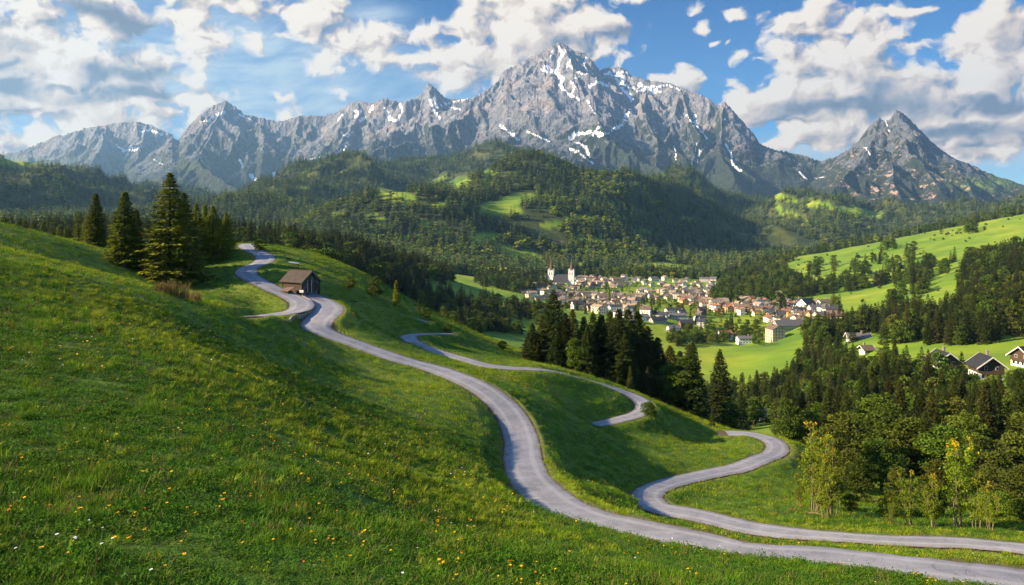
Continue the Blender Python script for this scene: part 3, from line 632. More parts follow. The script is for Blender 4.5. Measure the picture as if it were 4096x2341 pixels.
for poly, wpx in SNOWS:
    P3 = []
    for a, b in zip(poly[:-1], poly[1:]):
        for t in np.linspace(0, 1, 7):
            h = mhit(a[0]+t*(b[0]-a[0]), a[1]+t*(b[1]-a[1]))
            if h: P3.append(h)
    for h in P3:
        rad = (wpx if wpx < 16 else 16+(wpx-16)*.55)*(0.72 if poly[0][0] < 1900 else 1.0)/FP*h.y*0.42; m = (abs(math.atan2(h.x, h.y)-MA) < 2.2*rad/h.y).nonzero()[0]
        if len(m) == 0: continue
        j0 = max(0, int((math.hypot(h.x, h.y)-3.2*rad-MR[0])/dR)); j1 = int((math.hypot(h.x, h.y)+3.2*rad-MR[0])/dR)+2; S = np.s_[m[0]:m[-1]+1, j0:j1]
        d = np.sqrt((mX[S]-h.x)**2+((mY[S]-h.y)*0.45)**2+((mZ[S]-h.z)*0.8)**2)/rad
        snow[S] = np.maximum(snow[S], sstep(d+0.85*sn_n[S]-0.020*np.clip(conc[S], -14, 14), 1.10, 0.80))
summit = np.exp(-(((mPX-2300)/230)**2+((mPY-290)/120)**2))+0.7*np.exp(-(((mPX-2560)/170)**2+((mPY-340)/60)**2))+0.5*np.exp(-(((mPX-1560)/260)**2+((mPY-440)/50)**2))
snow = np.maximum(snow, sstep(conc*0.055+0.5*sn_n+1.9*summit-0.35*mS, 2.25, 2.6)*(mZ > 1100))
tree = sstep(mZ+160*fbm(mX/500, mY/500, 4, seed=85)-330*(mS-0.8)+230*sstep(mPX, 3150, 3500)*sstep(mPX, 4050, 3800), 660, 500)
tree *= (1-0.0*tree)
MT = new_mat('mountain_rock', 0.9)
pos = MT.coord('Object')
hN = MT.noise(MT.map(pos, scale=(1,1,0.55)), 0.004, 7, 0.62)
hF = MT.noise(MT.map(pos, scale=(1.0,1.0,0.4)), 0.013, 8, 0.62)
hC = MT.vor(MT.vmath('ADD', pos, MT.vmath('MULTIPLY', MT.noise(pos, 0.006, 4, color=True), (160,160,160))), 0.011, 'DISTANCE_TO_EDGE')
rock = MT.ramp(hF, [(0.28, (0.058,0.067,0.094)), (0.42, (0.125,0.134,0.172)), (0.55, (0.192,0.196,0.232)), (0.75, (0.30,0.283,0.285))])
rock = MT.mix(MT.smooth(hN, 0.5, 0.7), rock, MT.mix(0.5, rock, (0.30,0.20,0.14)))
rock = MT.mix(MT.math('MULTIPLY', MT.smooth(hC, 0.10, 0.0), 0.45), rock, (0.055,0.055,0.062))
tn = MT.noise(pos, 0.016, 8, 0.75); tn2 = MT.noise(pos, 0.0035, 4, 0.6)
wd = MT.ramp(tn, [(0.3, (0.008,0.016,0.013)), (0.52, (0.018,0.028,0.020)), (0.7, (0.050,0.056,0.032))])
tmask = MT.smooth(MT.math('ADD', MT.attr('tree'), MT.math('MULTIPLY', MT.math('SUBTRACT', tn2, 0.5), 0.9)), 0.35, 0.55)
holes = MT.math('MULTIPLY', MT.smooth(MT.noise(MT.map(pos, scale=(1,1,2)), 0.011, 7, 0.72), 0.55, 0.62), MT.smooth(MT.attr('rockmix'), 0.2, 0.8))
pink = MT.mix(0.5, rock, (0.46,0.29,0.19))
wd = MT.mix(holes, wd, pink)
c = MT.mix(tmask, MT.mix(MT.attr('low'), rock, MT.mix(0.62, rock, (0.035,0.050,0.060))), wd)  # lower rock mixed towards dark blue; forest shade painted into the colour
gr = MT.attr('alp'); c = MT.mix(MT.math('MULTIPLY', gr, MT.smooth(tn, 0.35, 0.55)), c, (0.10,0.17,0.03))
sv = MT.smooth(MT.math('ADD', MT.attr('snow'), MT.math('MULTIPLY', MT.math('SUBTRACT', hF, 0.5), 0.9)), 0.40, 0.56)
c = MT.mix(sv, c, (0.80,0.82,0.86))
MT.put(MT.b.inputs['Base Color'], c)
hb = MT.math('ADD', MT.math('MULTIPLY', hF, 1.0), MT.math('MULTIPLY', MT.smooth(hC, 0.12, 0.0), -0.25))
hb = MT.math('ADD', hb, MT.math('MULTIPLY', hN, 1.2))
MT.put(MT.b.inputs['Normal'], MT.bump(hb, MT.math('SUBTRACT', 1.0, MT.math('MULTIPLY', sv, 0.75)), 24.0))
alp = np.exp(-(((mPX-70)/170)**2+((mPY-660)/22)**2))+0.15*np.exp(-(((mPX-800)/90)**2+((mPY-670)/20)**2))+np.exp(-(((mPX-3960)/110)**2+((mPY-735)/28)**2))
rockmix = 1.3*sstep(mPX, 3250, 3450)+0.25
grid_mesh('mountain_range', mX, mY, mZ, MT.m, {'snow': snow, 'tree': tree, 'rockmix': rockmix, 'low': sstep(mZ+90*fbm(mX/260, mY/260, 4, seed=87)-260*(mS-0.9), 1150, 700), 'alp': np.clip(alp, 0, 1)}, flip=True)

# ---- the air between: one closed box of thin haze
def haze_box():
    bm = bmesh.new(); x, y0, y1, z0, z1 = 9200, -7000, 13600, float(min(ZG.min(), mZ.min()))-60, 2600
    bmesh.ops.create_cube(bm, size=1.0)
    for v in bm.verts: v.co = ((v.co.x*2)*x, y0 if v.co.y < 0 else y1, z0 if v.co.z < 0 else z1)
    me = bpy.data.meshes.new('haze'); bm.to_mesh(me); bm.free(); m = bpy.data.materials.new('haze_air'); m.use_nodes = True; T = NT(m.node_tree); T.n.clear()
    v = T.node('ShaderNodeVolumePrincipled'); v.inputs['Density'].default_value = HAZE; v.inputs['Color'].default_value = (0.32, 0.62, 1.0, 1); v.inputs['Anisotropy'].default_value = 0.2
    o_ = T.node('ShaderNodeOutputMaterial'); T.l.new(v.outputs[0], o_.inputs['Volume']); me.materials.append(m)
    o = bpy.data.objects.new('haze', me); COL.objects.link(o); o['kind'] = 'stuff'; o['label'] = 'thin blue haze over the far mountains'; o['category'] = 'haze'
HAZE = 4.0e-5
haze_box()
# ---------------------------------------------------------------- plants
SRC = {}
def leaf_mat(name, dark, mid, light, scale=0.35, tone=0.35, rough=0.7, warm=(0.10,0.09,0.02), trans=0.25, vary=0.6):
    T = new_mat(name, rough)
    T.b.inputs['Specular IOR Level'].default_value = 0.15
    oi = T.node('ShaderNodeObjectInfo'); rnd = oi.outputs['Random']
    pos = T.coord('Object'); n = T.noise(pos, scale, 3, 0.6); n2 = T.noise(pos, scale*7, 2, 0.6)
    c = T.ramp(T.math('ADD', T.math('MULTIPLY', n, 0.65), T.math('MULTIPLY', n2, 0.35)), [(0.32, dark), (0.5, mid), (0.68, light)])
    c = T.mix(T.math('MULTIPLY', T.smooth(rnd, 0.5, 1.0), tone), c, warm)
    v = T.node('ShaderNodeHueSaturation'); T.put(v.inputs['Value'], T.math('ADD', 1.0-vary*0.5, T.math('MULTIPLY', T.math('FRACT', T.math('MULTIPLY', rnd, 7.31)), vary)))
    T.put(v.inputs['Hue'], T.math('ADD', 0.485, T.math('MULTIPLY', T.math('FRACT', T.math('MULTIPLY', rnd, 13.7)), 0.03))); T.put(v.inputs['Color'], c)
    T.put(T.b.inputs['Base Color'], v.outputs[0])
    if trans:
        tr = T.node('ShaderNodeBsdfTranslucent'); T.l.new(v.outputs[0], tr.inputs[0]); mx = T.node('ShaderNodeMixShader'); mx.inputs[0].default_value = trans
        T.l.new(T.b.outputs[0], mx.inputs[1]); T.l.new(tr.outputs[0], mx.inputs[2]); out = [n_ for n_ in T.n if n_.type == 'OUTPUT_MATERIAL'][0]; T.l.new(mx.outputs[0], out.inputs[0])
    return T.m
def plain_mat(name, c1, c2, scale=2.0, rough=0.9, bump=0.3, stretch=(1,1,1), bd=0.03):
    T = new_mat(name, rough); pos = T.map(T.coord('Object'), scale=stretch); n = T.noise(pos, scale, 5, 0.65)
    T.put(T.b.inputs['Base Color'], T.ramp(n, [(0.3, c1), (0.7, c2)])); T.put(T.b.inputs['Normal'], T.bump(n, bump, bd)); return T.m
M_SPRUCE = leaf_mat('sunlit_spruce_needles', (0.060,0.092,0.005), (0.165,0.205,0.008), (0.40,0.40,0.012), 0.30, 0.25, warm=(0.20,0.18,0.015))  # bright yellow-green needles; sunlight on the lit spruces is painted into the colour
M_SPRUCE_SHADE = leaf_mat('shaded_spruce_needles', (0.018,0.032,0.006), (0.043,0.064,0.009), (0.10,0.115,0.014), 0.30, 0.40, warm=(0.085,0.065,0.014))  # darker needles; the shade over these spruces is put into the colour
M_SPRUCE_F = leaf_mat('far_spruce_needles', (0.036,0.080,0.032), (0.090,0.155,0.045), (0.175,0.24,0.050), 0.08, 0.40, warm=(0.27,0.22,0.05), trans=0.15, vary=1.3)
M_LEAF = leaf_mat('broad_leaves', (0.032,0.062,0.006), (0.080,0.135,0.009), (0.17,0.215,0.014), 0.25, 0.35, warm=(0.15,0.12,0.02))
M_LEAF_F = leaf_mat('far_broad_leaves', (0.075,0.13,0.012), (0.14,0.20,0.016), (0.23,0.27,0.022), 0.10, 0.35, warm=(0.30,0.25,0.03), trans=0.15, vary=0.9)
M_BROWNLEAF = leaf_mat('bronze_leaves', (0.030,0.048,0.006), (0.070,0.092,0.009), (0.135,0.16,0.014), 0.3, 0.30, warm=(0.13,0.095,0.012))
M_BIRCH = leaf_mat('pale_leaves', (0.075,0.125,0.008), (0.155,0.225,0.010), (0.27,0.335,0.015), 0.5, 0.2, warm=(0.36,0.33,0.02), trans=0.4)
M_GOLD = leaf_mat('golden_leaves', (0.34,0.22,0.008), (0.45,0.30,0.01), (0.55,0.38,0.02), 0.5, 0.2, warm=(0.55,0.2,0.01), trans=0.4)
M_BARK = plain_mat('bark', (0.035,0.026,0.018), (0.11,0.085,0.06), 6.0, stretch=(1,1,0.2))
M_PALEBARK = plain_mat('pale_bark', (0.12,0.095,0.06), (0.26,0.21,0.14), 6.0, stretch=(1,1,0.3))

def tube(path, radii, n=6):
    """tapered tube; returns verts, quads"""
    path = np.asarray(path, float); V = []; F = []
    for k in range(len(path)):
        t = path[min(k+1, len(path)-1)]-path[max(k-1, 0)]; t /= np.linalg.norm(t)+1e-9
        a = np.cross(t, (0.3,0.9,0.1)); a /= np.linalg.norm(a)+1e-9; b = np.cross(t, a)
        for i in range(n):
            th = 2*math.pi*i/n; V.append(path[k]+radii[k]*(a*math.cos(th)+b*math.sin(th)))
    for k in range(len(path)-1):
        for i in range(n):
            j = (i+1)%n; F.append((k*n+i, k*n+j, (k+1)*n+j, (k+1)*n+i))
    return np.array(V), F
def join(parts):
    V = []; F = []; o = 0
    for v, f in parts:
        V.append(np.asarray(v)); F += [tuple(i+o for i in q) for q in f]; o += len(v)
    return np.concatenate(V), F
def quads(c, u, v):
    """leaf quads centred at c with half-axes u, v (n,3)"""
    n = len(c); V = np.stack([c-u-0.35*v, c+u*0.2-v, c+u+0.35*v, c-u*0.2+v], 1).reshape(-1, 3); return V, np.arange(4*n).reshape(n, 4)
def unit(v): return v/(np.linalg.norm(v, axis=-1, keepdims=True)+1e-9)
def conifer_crown(g, whorls, per, leaves, leaf, rad=0.19, base=0.05, droop=0.30, power=0.85):
    """crown of a unit-height spruce: drooping boughs that carry clumps of needles"""
    C = []; U = []; S = []
    for k in range(whorls):
        t = (k+g.uniform(-.3,.3))/whorls; h = base+(1-base)*t; h = min(max(h, base*0.7), 0.985)
        R0 = rad*(1-t)**power*(0.72+0.38*g.uniform()) + 0.006
        nb = max(3, int(round(per*(0.55+0.45*(1-t)))))
        a0 = g.uniform(0, 6.28)
        for b in range(nb):
            a = a0+6.283*b/nb+g.uniform(-.25,.25); L = R0*g.uniform(0.72, 1.12)
            nl = max(2, int(leaves*(0.35+0.65*(L/rad))))
            s = np.sqrt(g.uniform(0.03, 1, nl)); dr = droop*L*(s**1.2)*(0.5+0.9*(1-t))-0.14*L*s**3; rise = 0.28*L*s*(t**1.5)
            w = 0.26*L*(1-0.6*s)*g.uniform(-1, 1, nl)
            ca, sa = math.cos(a), math.sin(a)
            C.append(np.stack([ca*L*s-sa*w, sa*L*s+ca*w, h-dr+rise+g.normal(0, 0.004, nl)], 1))
            d = np.stack([np.full(nl, ca)-sa*np.sign(w)*0.7, np.full(nl, sa)+ca*np.sign(w)*0.7, np.full(nl, -0.25)], 1); U.append(unit(d+g.normal(0, .3, (nl,3)))); S.append(leaf*(0.75+0.5*g.uniform(size=nl))*(0.55+0.45*(L/rad)))
    C = np.concatenate(C); U = np.concatenate(U); S = np.concatenate(S)[:,None]
    up = np.array([0,0,1.0]); sd = unit(np.cross(U, up)+g.normal(0, .35, C.shape))
    return quads(C, U*S*1.25, sd*S*0.62)
def leafy_crown(g, nclump, per, leaf, rad=0.32, z0=0.25, z1=1.0, clr=0.16, shape=1.0):
    C = []; ctr = []
    for k in range(nclump):
        t = g.uniform(0.0, 1); h = z0+(z1-z0)*t*0.88; env = rad*math.sqrt(max(0.05, 1-(2*t-0.85)**2*0.8))*shape
        a = g.uniform(0, 6.28); r = env*math.sqrt(g.uniform(0.15, 1))*0.78; cr = clr*g.uniform(0.7, 1.3)
        c = np.array([math.cos(a)*r, math.sin(a)*r, h]); d = unit(g.normal(size=(per,3))); d[:,2] = np.abs(d[:,2])*0.9-0.25
        C.append(c+d*cr*g.uniform(0.65, 1.05, (per,1))*np.array([1,1,0.8])); ctr.append(c)
    C = np.concatenate(C); n = len(C); U = unit(g.normal(size=(n,3))); W_ = unit(np.cross(U, g.normal(size=(n,3)))); S = leaf*g.uniform(0.6, 1.3, (n,1))
    return quads(C, U*S, W_*S*0.8), ctr
def mk(name, vf, mat):
    v, f = vf; me = raw_mesh(name, v, f if isinstance(f, np.ndarray) else list(f)); me.materials.append(mat); return me
def conifer_trunk(g, lean=0.0, top=0.97, r=0.014):
    z = np.linspace(-0.02, top, 7); p = np.stack([lean*z**2+0.002*g.normal(size=7), 0.002*g.normal(size=7), z], 1); return tube(p, r*(1-z)**0.8+0.0015, 6)
def leafy_trunk(g, ctr, r=0.022, top=0.6, n=7):
    z = np.linspace(-0.02, top, 5); p = np.stack([0.02*g.normal(size=5), 0.02*g.normal(size=5), z], 1); p[0,:2] = 0; parts = [tube(p, r*(1-0.75*z/top), 6)]
    for c in ctr[:n]:
        s = p[2+int(g.integers(0, 2))]; m = (s+c)/2+np.array([0,0,-0.03]); parts.append(tube([s, m, c], [r*0.45, r*0.3, r*0.1], 4))
    return join(parts)
TREES = {}   # kind -> level -> list of (trunk mesh, crown mesh)
g = np.random.default_rng(21)
TREES['conifer'] = {
 'hi': [(mk('trunk', conifer_trunk(g), M_BARK), mk('crown', conifer_crown(g, 54, 15, 30, 0.0150, rad=r_, base=b_, power=p_), M_SPRUCE_SHADE)) for r_, b_, p_ in ((0.255,0.03,.80),(0.215,0.05,.75),(0.27,0.03,.9),(0.20,0.06,.72))],
 'mid': [(mk('trunk', conifer_trunk(g), M_BARK), mk('crown', conifer_crown(g, 28, 10, 13, 0.026, rad=r_, base=b_, power=p_), M_SPRUCE_SHADE)) for r_, b_, p_ in ((0.21,0.05,.8),(0.18,0.08,.75),(0.23,0.04,.85),(0.19,0.07,.7),(0.155,0.10,.65))],
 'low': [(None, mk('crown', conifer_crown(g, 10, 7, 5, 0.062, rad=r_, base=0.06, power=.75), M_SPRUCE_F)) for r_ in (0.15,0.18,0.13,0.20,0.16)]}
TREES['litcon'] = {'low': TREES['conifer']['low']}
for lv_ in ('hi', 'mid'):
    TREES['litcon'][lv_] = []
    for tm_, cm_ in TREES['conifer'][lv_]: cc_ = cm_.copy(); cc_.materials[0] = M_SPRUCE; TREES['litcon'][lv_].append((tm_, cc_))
def leafy_set(n, nclump, per, leaf, mat, trunk=True, **kw):
    out = []
    for i in range(n):
        (vf, ctr) = leafy_crown(g, nclump, per, leaf, **kw); out.append((mk('trunk', leafy_trunk(g, ctr), M_BARK) if trunk else None, mk('crown', vf, mat)))
    return out
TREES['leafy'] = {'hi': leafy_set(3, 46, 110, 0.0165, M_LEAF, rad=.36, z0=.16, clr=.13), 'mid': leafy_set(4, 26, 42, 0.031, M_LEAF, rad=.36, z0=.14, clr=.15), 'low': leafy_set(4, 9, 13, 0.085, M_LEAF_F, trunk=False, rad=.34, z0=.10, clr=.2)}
TREES['bronze'] = {'hi': leafy_set(2, 50, 110, 0.0165, M_BROWNLEAF, rad=.38, z0=.10, clr=.13), 'mid': leafy_set(2, 26, 42, 0.031, M_BROWNLEAF, rad=.36, z0=.10, clr=.15)}
TREES['bronze']['low'] = TREES['bronze']['mid']
TREES['bush'] = {'hi': leafy_set(2, 34, 90, 0.030, M_LEAF, rad=.62, z0=.02, clr=.22)}; TREES['bush']['mid'] = TREES['bush']['low'] = TREES['bush']['hi']
def sapling(seed, gold=0.0):
    """open young tree: slender stems, rising twigs, small loose leaves"""
    g = np.random.default_rng(seed); parts = []; tips = []
    for s in range(5):
        a = g.uniform(0, 6.28); ln = g.uniform(0.72, 1.0) if s else 1.0; sp = 0.13 if s else 0.02; r0 = 0.05 if s else 0
        z = np.linspace(0, 1, 6); p = np.stack([math.cos(a)*(r0+sp*z**1.3), math.sin(a)*(r0+sp*z**1.3), ln*z], 1); p[:,:2] += g.normal(0, .006, (6,2)); parts.append(tube(p, 0.007*(1-0.85*z)+.0006, 5))
        for k in range(13):
            t = g.uniform(0.16, 0.97); i = int(t*5); q = p[i]+(p[i+1]-p[i])*(t*5-i); b = g.uniform(0, 6.28); L = 0.20*(1-t)**0.6*g.uniform(.5, 1.1)+.03
            e = q+np.array([math.cos(b)*L*.75, math.sin(b)*L*.75, L*.8]); parts.append(tube([q, (q+e)/2+np.array([0,0,-.01]), e], [.0026,.0018,.0006], 3))
            m = int(46*(0.5+L/.2)); s_ = g.uniform(0.15, 1.05, (m,1)); tips.append(q+(e-q)*s_+g.normal(0, .017, (m,3)))
    C = np.concatenate(tips); n = len(C); U = unit(g.normal(size=(n,3))); W_ = unit(np.cross(U, g.normal(size=(n,3)))); S = 0.0108*g.uniform(.6, 1.3, (n,1)); top = C[:,2]+g.normal(0, .1, n) > 1.01-gold
    return mk('trunk', join(parts), M_PALEBARK), mk('crown', quads(C[~top], (U*S)[~top], (W_*S*.75)[~top]), M_BIRCH), (mk('gold_leaves', quads(C[top], (U*S)[top]*1.3, (W_*S)[top]), M_GOLD) if top.sum() > 20 else None)

# ---- scattering for what nobody could count
def scatter(name, sources, P, rot, scale, idx, label, cat):
    """one object whose points each carry a copy of a source mesh"""
    n = len(P)
    if n == 0: return None
    c = bpy.data.collections.new(name+'_sources')
    for k, me in enumerate(sources): o = bpy.data.objects.new('%s_src_%02d' % (name, k), me); c.objects.link(o)
    me = bpy.data.meshes.new(name); me.vertices.add(n); me.vertices.foreach_set('co', np.asarray(P, np.float32).ravel())
    def at(nm, tp, key, v): a = me.attributes.new(nm, tp, 'POINT'); a.data.foreach_set(key, v)
    at('rot', 'FLOAT_VECTOR', 'vector', np.asarray(rot, np.float32).ravel()); at('scl', 'FLOAT_VECTOR', 'vector', np.asarray(scale, np.float32).ravel()); at('idx', 'INT', 'value', np.asarray(idx, np.int32))
    o = bpy.data.objects.new(name, me); COL.objects.link(o)
    ng = bpy.data.node_groups.new(name, 'GeometryNodeTree'); ng.interface.new_socket('Geometry', in_out='INPUT', socket_type='NodeSocketGeometry'); ng.interface.new_socket('Geometry', in_out='OUTPUT', socket_type='NodeSocketGeometry')
    N = ng.nodes; L = ng.links; gi = N.new('NodeGroupInput'); go = N.new('NodeGroupOutput'); ci = N.new('GeometryNodeCollectionInfo'); ci.inputs[0].default_value = c; ci.inputs['Separate Children'].default_value = True; ci.inputs['Reset Children'].default_value = True
    ip = N.new('GeometryNodeInstanceOnPoints'); ip.inputs['Pick Instance'].default_value = True
    def na(nm, dt): a = N.new('GeometryNodeInputNamedAttribute'); a.data_type = dt; a.inputs[0].default_value = nm; return [s for s in a.outputs if s.enabled][0]
    L.new(gi.outputs[0], ip.inputs['Points']); L.new(ci.outputs[0], ip.inputs['Instance']); L.new(na('idx', 'INT'), ip.inputs['Instance Index'])
    L.new(na('rot', 'FLOAT_VECTOR'), ip.inputs['Rotation']); L.new(na('scl', 'FLOAT_VECTOR'), ip.inputs['Scale']); L.new(ip.outputs[0], go.inputs[0])
    m = o.modifiers.new('scatter', 'NODES'); m.node_group = ng
    o['kind'] = 'stuff'; o['label'] = label; o['category'] = cat; return o

# visible-ground table: which ground each direction first meets, so woods can be laid out by where the photo shows them
def ground_px(X, Y): return HX+FP*X/Y, HY-FP*hgt(X, Y)/Y
SITES = []        # (kind, x, y, z, height, region)
def wood(poly, dmin, dmax, spacing, hmin, hmax, kinds, region, seed=0):
    """fill a piece of ground (seen as poly on the photo, between two distances) with trees at a real spacing"""
    g = np.random.default_rng(seed+100); poly = np.array(poly, float); x0, x1 = poly[:,0].min(), poly[:,0].max()
    Ys = []; Xs = []; y = dmin
    a0 = (x0-HX)/FP; a1 = (x1-HX)/FP
    A_ = 0.5*(a1-a0)*(dmax**2-dmin**2); n = int(A_/spacing**2)
    if n < 1: return
    D = np.sqrt(g.uniform(dmin**2, dmax**2, n)); s = g.uniform(a0, a1, n); X = s*D; px, py = ground_px(X, D); m = inpoly(px, py, poly) & (road_dist(X, D) > 1.8)
    for x, d in zip(X[m], D[m]):
        k = kinds[int(g.integers(0, len(kinds)))]; SITES.append((k, x, d, float(hgt(x, d)), g.uniform(hmin, hmax)*(0.8 if k in ('leafy','bronze') else 1), region))
def at_top(kind, x, ytop, D, region, label=None, widen=1.0, wide=1.0):
    """a tree whose tip the photo shows at x, ytop and which stands D metres away"""
    X = (x-HX)/FP*D; z = float(hgt(X, D)); h = (HY-ytop)/FP*D-z; SITES.append((kind, X, D, z, max(h, 0.6), region, label, wide))
C_ = 'conifer'; L_ = 'leafy'; B_ = 'bronze'
# left group by the upper road
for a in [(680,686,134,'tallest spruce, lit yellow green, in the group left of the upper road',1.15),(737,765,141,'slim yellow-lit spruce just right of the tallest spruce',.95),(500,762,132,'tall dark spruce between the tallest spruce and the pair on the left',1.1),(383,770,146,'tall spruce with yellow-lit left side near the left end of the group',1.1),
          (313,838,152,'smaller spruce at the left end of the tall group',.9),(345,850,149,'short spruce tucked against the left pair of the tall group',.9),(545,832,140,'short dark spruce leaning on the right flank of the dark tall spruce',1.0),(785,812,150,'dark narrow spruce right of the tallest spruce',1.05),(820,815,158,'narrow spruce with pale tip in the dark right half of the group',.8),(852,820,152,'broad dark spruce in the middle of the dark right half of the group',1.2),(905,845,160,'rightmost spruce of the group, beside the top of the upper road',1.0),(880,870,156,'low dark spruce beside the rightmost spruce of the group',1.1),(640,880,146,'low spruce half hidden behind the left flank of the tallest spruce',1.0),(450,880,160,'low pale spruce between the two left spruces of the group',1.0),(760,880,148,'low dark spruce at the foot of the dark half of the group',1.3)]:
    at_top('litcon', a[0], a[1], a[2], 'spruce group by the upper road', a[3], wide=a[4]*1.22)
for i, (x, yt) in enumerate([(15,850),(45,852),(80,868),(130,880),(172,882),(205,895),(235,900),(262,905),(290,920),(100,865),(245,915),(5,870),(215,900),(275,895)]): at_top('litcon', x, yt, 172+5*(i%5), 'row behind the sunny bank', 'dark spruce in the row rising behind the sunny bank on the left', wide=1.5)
# group beyond the loop road
for i, a in enumerate([(2215,1170,152,1.0),(2170,1262,156,1.15),(2130,1290,150,1.2),(2262,1248,150,1.1),(2290,1232,160,.9),(2335,1262,152,1.0),(2372,1245,160,.8),(2405,1255,154,1.1),(2440,1240,160,.9),(2474,1232,150,1.1),(2512,1232,154,1.1),(2550,1240,158,1.1),(2590,1300,162,1.2),(2630,1345,160,1.2),(2680,1380,170,1.2),(2350,1300,148,1.0),(2720,1400,178,1.1),(2760,1372,186,1.0),(2500,1330,148,1.3),(2560,1360,150,1.3),(2150,1370,148,1.4),(2230,1330,147,1.3),(2105,1345,150,1.1),(2300,1340,149,1.3),(2655,1430,164,1.4),(2600,1390,158,1.4)]):
    at_top(C_, a[0], a[1]-(12 if i == 0 else 0), a[2], 'dark spruce group beyond the loop road', ['tallest spruce in the dark group beyond the loop road'][0] if i == 0 else 'dark spruce in the dense group beyond the loop road', wide=a[3]*1.3)
for a in [(2430,1432,143,C_),(2520,1460,142,C_),(2590,1462,146,C_),(2670,1440,150,L_),(2850,1620,133,C_),(2470,1500,141,C_),(2645,1500,148,C_),(2300,1345,143,L_)]:
    at_top(a[3], a[0], a[1], a[2], 'young trees at the foot of the dark group', 'small pale young tree at the foot of the dark spruce group')
at_top(L_, 2920, 1600, 150, 'trees beside the lower road bend', 'round bright green tree behind the top of the lower road', wide=1.5)
for a in [(2880,1395,210,.95),(2935,1410,225,.7),(2990,1440,240,.75),(3010,1455,245,.7),(3020,1490,245,.7),(2960,1500,238,.7)]: at_top(C_, a[0], a[1], a[2], 'spruces at the edge of the valley meadow', 'dark pointed spruce at the left edge of the valley meadow', wide=a[3])
def at_base(kind, x, yb, ytop, region, label=None, wide=1.0, nd=None):
    p = hit(x, yb) or hit(x, yb, near_d=nd); SITES.append((kind, p.x, p.y, p.z, (yb-ytop)/FP*p.y, region, label, wide))
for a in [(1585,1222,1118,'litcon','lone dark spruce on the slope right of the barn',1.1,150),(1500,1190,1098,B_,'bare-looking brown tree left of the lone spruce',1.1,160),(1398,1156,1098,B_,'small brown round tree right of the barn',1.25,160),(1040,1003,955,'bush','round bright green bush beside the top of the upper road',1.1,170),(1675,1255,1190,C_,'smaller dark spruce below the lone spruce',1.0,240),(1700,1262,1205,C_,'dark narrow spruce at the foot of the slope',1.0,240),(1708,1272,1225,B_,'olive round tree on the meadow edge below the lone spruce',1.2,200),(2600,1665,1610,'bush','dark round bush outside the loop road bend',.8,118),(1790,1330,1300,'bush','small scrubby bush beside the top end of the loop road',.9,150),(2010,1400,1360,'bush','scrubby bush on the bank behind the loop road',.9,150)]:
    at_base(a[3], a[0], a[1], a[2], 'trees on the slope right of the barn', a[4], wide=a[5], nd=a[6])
wood([(-150,880),(1150,940),(1330,990),(1330,1040),(900,1010),(-150,1005)], 340, 1000, 9, 8, 14, [C_,C_,C_,L_], 'dark wood behind the left spruces', 14)
for i in range(0):           # the belt of spruces behind the viewer that shades the near meadow
    t = rng.uniform(); x_ = -62+34*rng.uniform(); y_ = -16+30*t; SITES.append(('conifer', x_, y_, float(hgt(x_, y_)), rng.uniform(15, 23), 'belt behind the viewer'))
for i in range(16): at_top([L_,C_,L_,B_][i%4], 960+24*i, 958+10*math.sin(i*2.1)+i*2.2, 235+9*(i%4), 'low trees behind the crest', 'low tree behind the crest at the top of the upper road', wide=1.2)
# bottom right thicket
for a in [(3380,1640,84,B_,1.3),(3330,1700,76,L_,1.2),(3560,1600,105,L_,1.2),(3480,1560,110,L_,1.1),(3640,1660,88,B_,1.4),(3780,1690,84,L_,1.4),(3700,1640,100,C_,1.2),(3920,1730,80,B_,1.2),(4040,1680,86,C_,1.35),(4120,1640,84,L_,1.3),(3980,1790,70,B_,1.2),(3520,1740,78,L_,1.2),(3860,1640,110,L_,1.3),(4085,1850,64,B_,1.3),(3440,1820,70,B_,1.1),(3600,1860,66,L_,1.1),(3760,1830,68,B_,1.2),(3320,1900,64,L_,1.0),(3700,1960,58,'bush',1),(3560,1980,58,'bush',1),(3980,1960,58,'bush',1.1),(4080,1990,55,'bush',1.2),(3400,1970,62,'bush',.9),(3250,1640,120,L_,1.1),(3180,1580,150,C_,1.0),(3130,1560,160,L_,1.1),(3450,1480,150,C_,1),(3350,1560,140,C_,1),(3600,1520,150,C_,1),(3260,1490,170,C_,1)]:
    at_top(a[3], a[0], a[1], a[2]*(1.33 if a[2] < 100 else 1.15), 'thicket by the lower road', 'dark bronze tree in the thicket above the lower road' if a[3] == B_ else 'green tree in the thicket above the lower road', wide=a[4])
# woods
wood([(2700,1640),(2900,1560),(3150,1520),(3330,1440),(3640,1500),(4096,1545),(4200,1600),(4200,1900),(3300,1860),(3150,1790),(2950,1730)], 130, 400, 5.0, 8, 15, [C_,C_,C_,L_,L_], 'wood below the chalets', 1)
wood([(3830,1150),(3850,1080),(3960,1030),(4250,990),(4250,1380),(3900,1385),(3640,1385),(3480,1370),(3300,1390),(3200,1360),(3420,1310),(3560,1290),(3720,1285),(3840,1260)], 380, 900, 7.0, 12, 21, [C_,C_,C_,L_], 'wood above the chalets', 2)
wood([(3150,1195),(3330,1180),(3520,1150),(3720,1130),(3720,1080),(3600,1110),(3450,1140),(3250,1140),(3150,1110)], 800, 1300, 9, 14, 22, [C_,C_,L_], 'tree belt across the sunny slope', 3)
wood([(2830,1215),(2900,1125),(3000,1085),(3130,1085),(3190,1150),(3180,1205),(3050,1215),(2900,1225)], 850, 1500, 9, 14, 22, [L_,L_,C_], 'trees right of the village', 4)
wood([(2900,1110),(3050,1060),(3180,1020),(3180,1040),(3060,1090),(2920,1150)], 1200, 1700, 10, 14, 22, [L_,C_,L_], 'tree line on the sunny slope crest', 5)
